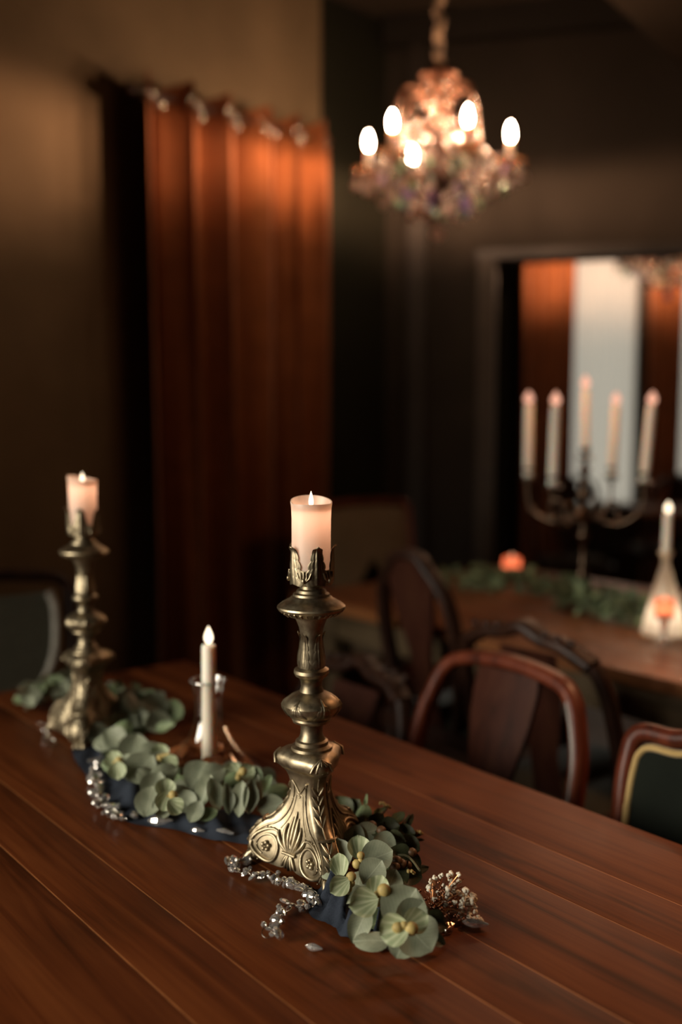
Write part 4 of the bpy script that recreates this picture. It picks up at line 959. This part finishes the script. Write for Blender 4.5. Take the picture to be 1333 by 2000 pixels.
def arch_chair(label, loc, rz, H=0.89, mat='mahogany', wb=0.235, wt=0.175, style='arch', stile_glint=False, splatmat='splat'):
    """chair local frame: y forward (sitter looks +y), back at -y"""
    t = thing('dining_chair', label, 'chair', loc, rz); m = M[mat]; chair_legs(t, m); seat(t, M['seatcloth'], m)
    yb = -0.205
    def bp(x, z): return (x, yb - 0.11 * ((z - .45) / (H - .45)) ** 1.1 if z > .45 else yb, z)
    if style == 'arch':
        half = [bp(wb - .03, .45), bp(wb - .012, .58), bp(wb - .016, .70), bp(wb - .035, H - .10), bp(wt, H - .045), bp(wt - .05, H - .015), bp(0.0, H)]
        fullp = cr(half + [(-p[0], p[1], p[2]) for p in reversed(half[:-1])], 6)
        MB().sweep(fullp, rect(.030, .046, .3), (0, 1, 0)).build('back_frame', m, t, angle=50)
        sp = MB(); prof = [(.45, .055), (.52, .045), (.62, .06), (.74, .085), (H - .05, .092), (H - .018, .085)]
        def f(u, v):
            z = .45 + (H - .018 - .45) * v; w = lerp(prof, z); p = bp((u * 2 - 1) * w, z); return V((p[0], p[1] + .012 * (1 - (u * 2 - 1) ** 2), z))
        sp.grid(f, 8, 20); sp.grid(lambda u, v: f(u, v) + V((0, -.012, 0)), 8, 20); sp.build('splat', M[splatmat], t, angle=None)
        if stile_glint:
            for s in (-1,):
                ln = cr([V((s * p[0] * 1.0, p[1] + .0235, p[2])) for p in half[:5]], 6)
                MB().sweep(ln, rect(.005, .003), (0, 1, 0)).build('stile_highlight', M['stile_glint'], t)
    elif style == 'crest':
        half = [bp(wb - .03, .45), bp(wb - .01, .60), bp(wb - .02, H - .12), bp(wb - .05, H - .055)]
        for s in (-1, 1):
            MB().sweep(cr([V((s * p[0], p[1], p[2])) for p in half], 6), rect(.034, .042, .3), (0, 1, 0)).build('stile', m, t, angle=50)
        cp = cr([bp(-wb + .05, H - .055), bp(-.12, H - .02), bp(-.06, H - .012), bp(0, H + .012), bp(.06, H - .012), bp(.12, H - .02), bp(wb - .05, H - .055)], 6)
        cr_ = MB().sweep(cp, rect(.032, .06, .3), (0, 1, 0)).build('crest_rail', m, t, angle=50)
        kn = MB()
        for i in range(-4, 5):
            p = bp(i * .038, H + .012 - .004 * abs(i)); kn.ico((p[0], p[1] - .012, p[2]), .013, 2, (1, .7, .8))
        kn.build('carving', m, cr_)
        MB().grid(lambda u, v: V((lerp([(0, .05), (.3, .045), (.7, .085), (1, .09)], v) * (u * 2 - 1), bp(0, .45 + (H - .5) * v)[1], .45 + (H - .5) * v)), 6, 14).build('splat', M[splatmat], t, angle=None)
    elif style == 'oval':
        half = [bp(wb - .06, .45), bp(wb - .03, .58), bp(wb - .015, .72), bp(wb - .035, H - .13), bp(wb - .10, H - .04), bp(.05, H - .012), bp(0, H)]
        fullp = cr(half + [(-p[0], p[1], p[2]) for p in reversed(half[:-1])], 6)
        MB().sweep(fullp, rect(.030, .055, .3), (0, 1, 0)).build('back_frame', m, t, angle=50)
        prof = [(.45, .06), (.55, .04), (.68, .045), (.82, .085), (H - .06, .10), (H - .02, .09)]
        f = lambda u, v: V((lerp(prof, .45 + (H - .47) * v) * (u * 2 - 1), bp(0, .45 + (H - .47) * v)[1], .45 + (H - .47) * v))
        q = MB().grid(f, 6, 18); q.grid(lambda u, v: f(u, v) + V((0, -.014, 0)), 6, 18); q.build('splat', M[splatmat], t, angle=None)
    return t
FACE_L = math.atan2(-TN.y, -TN.x) - math.pi / 2          # sitter looks across the table towards the left (−TN)
FACE_R = FACE_L + math.pi
FACE_END = math.atan2(-TU.y, -TU.x) - math.pi / 2
def cpos(s, a): return T(s, a, 0)
# the pose points are where the back stands: shift to seat centre
def seat_at(s, a, rz, off=0.27):
    p = T(s, a, 0); f = V((-math.sin(rz), math.cos(rz), 0)); return p + f * off
arch_chair('reddish wooden chair with arched open back and centre splat, pale line on its right upright', seat_at(1.62, 1.46, FACE_L), FACE_L, 0.87, 'mahogany', .245, .185, 'arch', True)
arch_chair('low dark wooden chair standing left of the arched chair along the near table', seat_at(1.60, 1.95, FACE_L), FACE_L, 0.77, 'darkwood', .23, .18, 'crest')
arch_chair('dark chair with carved crest rail standing back to back behind the arched chair', seat_at(1.90, 1.585, FACE_R), FACE_R, 0.895, 'darkwood', .245, .20, 'crest')
arch_chair('dark oval backed chair silhouetted at the far end of the second table', seat_at(2.10, 2.22, FACE_R), FACE_R, 1.0, 'darkwood', .175, .13, 'oval')
# green upholstered chair
def upholstered(label, loc, rz, H, w, padmat, frame, gimp, crest, zlow=0.52, fw=.028):
    t = thing('upholstered_chair', label, 'chair', loc, rz); chair_legs(t, frame); seat(t, padmat, frame)
    yb = -.205
    def bp(x, z): return V((x, yb - .10 * max(0, (z - .45) / (H - .45)), z))
    out = [bp(w - .035, zlow - .06), bp(w - .022, zlow + .05), bp(w - .004, H - .12), bp(w - .005, H - .050), bp(w - .012, H - .026), bp(w - .034, H - .012)]
    if crest: out += [bp(w * .62, H - .008), bp(w * .34, H + .022), bp(0, H + .038)]
    else: out += [bp(w * .6, H - .006), bp(w * .3, H), bp(0, H)]
    full = cr(out + [V((-p[0], p[1], p[2])) for p in reversed(out[:-1])], 6)
    MB().sweep(full, rect(.034, fw, .35), (0, 1, 0)).build('back_frame', frame, t, angle=50)
    for s in (-1, 1): MB().sweep([bp(s * (w - .05), .44), bp(s * (w - .035), zlow - .05)], rect(.032, .034), (0, 1, 0)).build('stile', frame, t)
    MB().sweep([bp(-w + .03, zlow - .03), bp(0, zlow - .04), bp(w - .03, zlow - .03)], rect(.03, .035), (0, 1, 0)).build('lower_rail', frame, t)
    inn = [V((p[0] * (1 - (fw * .5 + .010) / w), p[1] + .012, p[2] - (fw * .5 + .006) * (1 if p[2] > H - .13 else 0))) for p in full]
    if gimp: MB().sweep(inn, rect(.012, .022, .4), (0, 1, 0)).build('gimp_braid', gimp, t, angle=60)
    # pad inside the outline
    c = V((0, yb - .04, (zlow + H) / 2)); n = len(inn)
    def pad(u, v):
        i = min(n - 1, int(round(u * (n - 1)))); e = inn[i]; cc = V((e[0] * .0, bp(0, (zlow + H) / 2)[1], zlow + (H - zlow) * .45)); k = v
        p = cc.lerp(e, k); p.y = bp(0, p.z)[1] + .010 + .022 * (1 - k ** 3); return p
    MB().grid(pad, n - 1, 8).build('back_pad', padmat, t, angle=None)
    MB().grid(lambda u, v: pad(u, v) + V((0, -.05, 0)), n - 1, 8).build('back_cloth', padmat, t, angle=None)
    return t
upholstered('upholstered chair with bottle green back, gold braid and red wood frame at the right', seat_at(1.52, .80, FACE_L), FACE_L, .85, .265, M['green_up'], M['mahogany'], M['gimp'], True)
upholstered('square backed taupe upholstered chair in reddish frame at the head of the second table', seat_at(2.80, 3.30, FACE_END, .25), FACE_END - R(6), 1.045, .25, M['taupe'], M['mahogany'], None, False, .60)
# cane chair at the left
def cane_chair(label, loc, rz):
    t = thing('cane_chair', label, 'chair', loc, rz); m = M['darkwood']; chair_legs(t, m); seat(t, M['seatcloth'], m); H = .95; w = .275; yb = -.205
    def bp(x, z): return V((x, yb - .10 * max(0, (z - .45) / (H - .45)), z))
    out = [bp(w - .03, .45), bp(w - .008, .62), bp(w, .80), bp(w - .01, H - .03), bp(w * .5, H), bp(0, H + .008)]
    MB().sweep(cr(out + [V((-p[0], p[1], p[2])) for p in reversed(out[:-1])], 6), rect(.034, .042, .3), (0, 1, 0)).build('back_frame', m, t, angle=50)
    ov = [bp(w - .066, H - .055), bp(w - .052, .86), bp(w - .053, .80), bp(w - .066, .72), bp(w - .105, .645), bp(w - .165, .60), bp(0, .585)]
    fullp = cr(ov + [V((-p[0], p[1], p[2])) for p in reversed(ov[:-1])], 6)
    MB().sweep([p + V((0, .012, 0)) for p in fullp], rect(.026, .024, .4), (0, 1, 0)).build('oval_moulding', M['greywash'], t, angle=60)
    pn = MB(); k = len(fullp) // 2
    fs = lambda u, v: fullp[min(k, int(round(v * k)))].lerp(fullp[len(fullp) - 1 - min(k, int(round(v * k)))], u)
    pn.grid(fs, 10, k).build('cane_panel', M['cane'], t, angle=None)
    wv = MB()
    for i in range(24):
        z = .60 + .29 * i / 23; hw = lerp([(.585, .05), (.60, .11), (.645, .17), (.72, .209), (.80, .222), (.86, .223), (.9, .21)], z) - .01
        a, b = bp(-hw, z), bp(hw, z); wv.tube([a + V((0, .004, 0)), b + V((0, .004, 0))], .0016, 4)
    for i in range(46):
        x = -.215 + .43 * i / 45; zb = lerp([(0, .585), (.11, .60), (.17, .645), (.209, .72), (.222, .80)], abs(x)) + .008
        wv.tube([bp(x, zb) + V((0, .005, 0)), bp(x, .895) + V((0, .005, 0))], .0016, 4)
    o = wv.build('cane_strands', M['cane_light'], t); o['kind'] = 'stuff'
    return t
cane_chair('dark wooden chair with grey rounded moulding round a cane back at the left edge', seat_at(.955, 2.80, FACE_END, .25), FACE_END)

# ------------------------------------------------------------------ second table things
cb_ = on_z(1137, 1190); dpx = cb_.y / FPX
cn = thing('candelabra', 'dark five-armed candelabra standing on the second table', 'candelabra', cb_)
MB().lathe([(0.075, 0), (0.078, .006), (0.06, .018), (0.035, .03), (0.022, .045), (0.026, .055), (0.014, .07)], 28).build('foot', M['silver_dark'], cn)
prof = [(0.014, .07), (.012, .1), (.022, .115), (.024, .125), (.012, .14), (.010, .2), (.012, .235), (.024, .25), (.026, .26), (.014, .275), (.012, .30), (.022, .315), (.024, .33), (.014, .345), (.012, .37), (.028, .385), (.03, .40), (.016, .42), (.012, .46), (.022, .48), (.014, .49)]
MB().lathe(prof, 20).build('shaft', M['silver_dark'], cn)
def cupset(parent, p, s=1.0):
    q = MB().lathe([(.006, -.03), (.012, -.022), (.008, -.012), (.03, -.004), (.033, 0), (.012, .004), (.013, .012), (.018, .03), (.019, .034), (.013, .034)], 18, p)
    return q.build('cup', M['silver_dark'], parent)
arms = [(-.173, .10, .445), (-.151, -.20, .435), (.145, .20, .445), (.174, -.09, .44)]
for x, y, z in arms:
    d = V((x, y, 0)); pts = cr([V((0, 0, .36)), d * .25 + V((0, 0, .315)), d * .6 + V((0, 0, .30)), d * .95 + V((0, 0, .345)), d + V((0, 0, z - .03))], 7)
    am = MB().tube(pts, .0065, 8, scale=[1.3 - .5 * i / (len(pts) - 1) for i in range(len(pts))]); c = d * .45
    am.tube(cr([d * .3 + V((0, 0, .315)), d * .42 + V((0, 0, .37)), d * .58 + V((0, 0, .365)), d * .55 + V((0, 0, .33))], 5), .005, 6)
    for f in (.3, .62, .92): am.ico(tuple(d * f + V((0, 0, .315 if f < .8 else .335))), .013, 2)
    a_ = am.build('arm', M['silver_dark'], cn); cupset(a_, tuple(V((x, y, z))))
cupset(cn, (0, 0, .52))
for nm, (x, y, z), ln in zip(('outer left candle', 'inner left candle', 'inner right candle', 'outer right candle'), arms, ((0, R(-.5)), (0, R(1)), (0, R(2)), (0, R(4)))):
    taper('slim lit taper, %s on the five-armed candelabra' % nm, cb_ + V((x, y, z + .005)), .0165, .250, ln, .046, .0165, 'flame_far')
taper('slim lit taper, tallest and central on the five-armed candelabra', cb_ + V((0, 0, .525)), .0130, .226, (0, R(-1)), .046, .0165, 'flame_far')
def glass_cone():
    p = on_z(1297, 1243)
    t = thing('glass_candle_holder', 'conical whitened glass holder carrying a taper on the second table', 'candle holder', p)
    pr = [(.066, .002), (.067, .008), (.058, .05), (.046, .10), (.033, .15), (.020, .195), (.013, .215), (.012, .235), (.020, .250), (.021, .258)]
    MB().lathe(pr + [(r - .002, z) for r, z in reversed(pr)], 32, cap=False).build('cone', M['cone_glass'], t)
    for i in range(22):
        a = 2 * math.pi * i / 22; link('edge_bead', bdm, t, (.067 * math.cos(a), .067 * math.sin(a), .006)).scale = (1.6, 1.6, 1.4)
    inner_light(t, .06, .16, (1.0, .82, .64), .01)
    taper('lit ivory taper candle in the neck of the glass cone at the right', p + V((0, 0, .236)), .0135, .135, (0, R(1)), .034, .0105)
    return p
pc = glass_cone()
def votive(label, p, r, foot):
    t = thing('votive_candle', label, 'candle', p)
    z0 = foot
    if foot > .04:
        MB().lathe([(.024, 0), (.025, .004), (.008, .010), (.006, .022), (.014, foot - .006), (.026, foot), (.028, foot + .012), (.026, foot + .012), (.022, foot + .002), (.003, foot)], 20, cap=False).build('glass_foot', M['crystal'], t)
    else:
        MB().lathe([(r * 1.06, 0), (r * 1.08, .004), (r * 1.08, .03 + .014), (r * 1.02, .03 + .014), (r * 1.02, .004)], 24, cap=False).build('cup', M['silver_dark'], t)
    MB().lathe([(r * .9, z0 + .002), (r, z0 + .006), (r, z0 + .052), (r * .9, z0 + .056), (r * .7, z0 + .050), (.002, z0 + .048)], 24).build('wax', M['votive_wax'], t, angle=50); inner_light(t, z0 + .026, 0.085, (1.0, 0.5, 0.3), 0.008)
    flame_mb(.022, .0075, z0 + .047).build('flame', M['votive_glow'], t, angle=None)
    return t
votive('glowing rust orange votive candle behind the garland at the far end of the second table', on_z(1000, 1128), .036, 0.03)
votive('glowing rust orange votive in a footed glass in front of the glass cone', pc + V((-.028, -.085, 0)), .028, .075)

# side table and chair seen in the next room
sx = at_y(1330, 990, 6.6)
sn = thing('side_table', 'brown side table seen in the next room below the far curtains', 'table', (sx.x, 6.6, 0))
MB().box((-.32, -.3, sx.z - .035), (.6, .3, sx.z), bev=.006).build('table_top', M['table2'], sn)
for x in (-.28, .56):
    for y in (-.26, .26): MB().box((x - .025, y - .025, 0), (x + .025, y + .025, sx.z - .035), bev=.004).build('leg', M['darkwood'], sn)
MB().box((-.28, -.27, sx.z - .16), (.56, .27, sx.z - .035)).build('apron', M['darkwood'], sn, False)
c1 = at_y(1140, 940, 6.7)
arch_chair('dark high backed chair in the next room against the bright window, behind candelabra', (c1.x - .05, 6.7, 0), R(180), c1.z, 'darkwood', .25, .20, 'arch', False, 'darkwood')
c2 = at_y(1300, 925, 7.3)
arch_chair('dark chair in the next room beyond the side table', (c2.x, 7.4, 0), R(10), c2.z, 'darkwood', .24, .20, 'oval', False, 'darkwood')

# ------------------------------------------------------------------ chandelier
def chandelier(label, loc, rz, top, watts=1.0):
    t = thing('chandelier', label, 'chandelier', loc, rz); rn = random.Random(31)
    # z = 0 at the bulbs' middle
    cpts = [V((.012 * math.sin(i * 1.3), .008 * math.sin(i * 1.9 + 1), .25 + (top - .25) * i / 24)) for i in range(25)]
    MB().tube(cr(cpts, 3), .019, 10).build('cord_sleeve', M['cord'], t, angle=None)
    cr0 = MB().lathe([(.012, .26), (.05, .245), (.078, .232), (.082, .226), (.05, .215), (.03, .205), (.022, .19), (.03, .175), (.02, .16)], 24).build('crown', M['gilt'], t)
    MB().lathe([(.016, .17), (.022, .12), (.035, .09), (.04, .06), (.024, .03), (.02, -.02), (.034, -.05), (.05, -.09), (.06, -.12), (.075, -.15), (.085, -.17), (.08, -.19), (.05, -.215), (.02, -.235), (.012, -.26), (.02, -.275), (.004, -.29)], 24).build('hub', M['hub'], t)
    oct_ = MB().lathe([(.003, -.007), (.012, -.005), (.0170, 0), (.012, .005), (.003, .007)], 8, M=Matrix.Rotation(R(90), 4, 'X')).mesh('crystal_bead', M['lustre'], False)
    dr = MB().lathe([(.001, -.042), (.011, -.030), (.0165, -.016), (.012, 0), (.005, .010), (.001, .014)], 8).mesh('crystal_drop', M['lustre'], False)
    bl = MB().ico((0, 0, 0), .030, 2).mesh('crystal_ball', M['lustre'], False)
    sm_ = MB().ico((0, 0, 0), .0135, 2).mesh('crystal_bead', M['lustre_soft'], True, None)
    octc, smc, drc = oct_.copy(), sm_.copy(), dr.copy()
    for q in (octc, smc, drc): q.materials[0] = M['lustre_clear']
    def cr_put(nm, me, p, par=t):
        if me is oct_ and rn.random() < .5: me = sm_
        if p[2] > -.09: me = {oct_.name: octc, sm_.name: smc, dr.name: drc}.get(me.name, me)  # crystals near the bulbs take a clearer copy to dim their glow
        o = link(nm, me, par, p); o.rotation_euler = (rn.uniform(-.25, .25), rn.uniform(-.25, .25), rn.uniform(0, 6)); return o
    for k in range(6):
        a = R(60 * k); d = V((math.cos(a), math.sin(a), 0)); Rr = .292
        arm = MB().tube(cr([d * .03 + V((0, 0, -.09)), d * .10 + V((0, 0, -.175)), d * .19 + V((0, 0, -.205)), d * .26 + V((0, 0, -.185)), d * Rr + V((0, 0, -.145))], 6), .008, 8).build('arm', M['gilt'], t)
        MB().lathe([(.006, -.15), (.03, -.143), (.052, -.132), (.062, -.122), (.060, -.120), (.03, -.132), (.012, -.136)], 22, tuple(d * Rr)).build('bobeche', M['crystal_warm'], arm)
        MB().lathe([(.014, -.138), (.0135, -.055), (.012, -.046)], 14, tuple(d * Rr)).build('candle_sleeve', M['wax'], arm)
        MB().lathe([(.007, -.046), (.012, -.036), (.0148, -.020), (.0135, -.002), (.008, .014), (.003, .025), (.0005, .029)], 14, tuple(d * Rr)).build('bulb', M['bulb'], arm, angle=None)
        pl = bpy.data.lights.new('bulb_light', 'POINT'); pl.energy = BULB_W * watts; pl.color = (1.0, 0.54, 0.31); pl.shadow_soft_size = 0.015; pl.use_nodes = True
        ln = pl.node_tree; tc = ln.nodes.new('ShaderNodeTexCoord'); sz = ln.nodes.new('ShaderNodeSeparateXYZ'); rm = ln.nodes.new('ShaderNodeValToRGB')
        # hand-shaped throw imitating shade of the drip pan below and crystal crown above: input is the cosine to the vertical
        mp = ln.nodes.new('ShaderNodeMapRange'); mp.inputs[1].default_value = -1; mp.inputs[2].default_value = 1
        ln.links.new(tc.outputs['Normal'], sz.inputs[0]); ln.links.new(sz.outputs[2], mp.inputs[0]); ln.links.new(mp.outputs[0], rm.inputs[0])
        e_ = rm.color_ramp.elements; e_.new(.5); e_.new(.5); rm.color_ramp.interpolation = 'EASE'
        for q, (p_, g_) in zip(e_, ((.30, .025), (.455, 1.0), (.49, 1.0), (.57, .14))): q.position = p_; q.color = (g_, g_, g_, 1)
        ln.links.new(rm.outputs[0], ln.nodes['Emission'].inputs['Strength'])
        po = bpy.data.objects.new('bulb_light', pl); COL.objects.link(po); po.parent = t; po.location = d * Rr + V((0, 0, .045))
        for j in range(7):
            b = R(360 / 7 * j + 20); q = d * Rr + V((.056 * math.cos(b), .056 * math.sin(b), -.145))
            cr_put('crystal_bead', oct_, q); cr_put('crystal_drop', dr, q + V((0, 0, -.033)))
        for j in range(6):
            b = R(60 * j + 45); q = d * (Rr - .06) + V((.05 * math.cos(b), .05 * math.sin(b), -.20 - .02 * (j % 3)))
            cr_put('crystal_drop', dr, q)
        for j in range(9):
            b = a + R(j * 7 - 28); cr_put('crystal_bead', oct_, V((.21 * math.cos(b), .21 * math.sin(b), -.13 - .05 * abs(math.sin(j * .78)))))
        for j in range(4):
            cr_put('crystal_bead', oct_, d * (.085 + .012 * j) + V((0, 0, .01 - .045 * j))); cr_put('crystal_bead', oct_, d * .13 + V((.012, .012, -.23 - .035 * j)))
        # upper scroll
        e = V((math.cos(a + R(30)), math.sin(a + R(30)), 0))
        MB().tube(cr([e * .02 + V((0, 0, .05)), e * .055 + V((0, 0, .125)), e * .10 + V((0, 0, .178)), e * .15 + V((0, 0, .165)), e * .172 + V((0, 0, .12))], 6), .0075, 8).build('scroll', M['gilt'], t)
        for j in range(5): cr_put('crystal_bead', oct_, e * (.172 + .002 * j) + V((0, 0, .10 - .029 * j)))
        cr_put('crystal_drop', dr, e * .182 + V((0, 0, -.055)))
        # swag from crown to arm
        for j in range(7):
            f = (j + .5) / 7; p = (d * .07 + V((0, 0, .225))).lerp(d * (Rr - .03) + V((0, 0, -.11)), f); p.z -= .10 * math.sin(math.pi * f)
            cr_put('crystal_bead', oct_, p)
        # lower basket strings
        for j in range(4):
            p = (e * .20 + V((0, 0, -.19))).lerp(V((0, 0, -.36)) + e * .04, (j + .3) / 4); cr_put('crystal_bead', oct_, p)
        cr_put('crystal_drop', dr, e * .14 + V((0, 0, -.28))); cr_put('crystal_drop', dr, d * .10 + V((0, 0, -.31))); cr_put('crystal_drop', dr, e * .21 + V((0, 0, -.235)))
        for j in range(3): cr_put('crystal_bead', oct_, d * .06 + V((.01 * j, 0, .20 - .02 * j)))
        for j in range(3): cr_put('crystal_bead', oct_, e * .245 + V((0, 0, -.17 - .03 * j)))
    cr_put('crystal_ball', bl, V((0, 0, -.40))); cr_put('crystal_bead', oct_, V((0, 0, -.355))); cr_put('crystal_drop', dr, V((0, 0, -.31)))
    return t
CH = at_y(857, 262, 4.2)
chandelier('lit crystal chandelier with six candle bulbs hanging before the back wall', CH, R(-73), CEIL - CH.z)
C2 = at_y(1308, 452, 6.5)
ch2 = chandelier('lit crystal chandelier in the next room, its lower crystals showing below the header', (C2.x, C2.y, C2.z), R(20), CEIL - C2.z, 2.6)
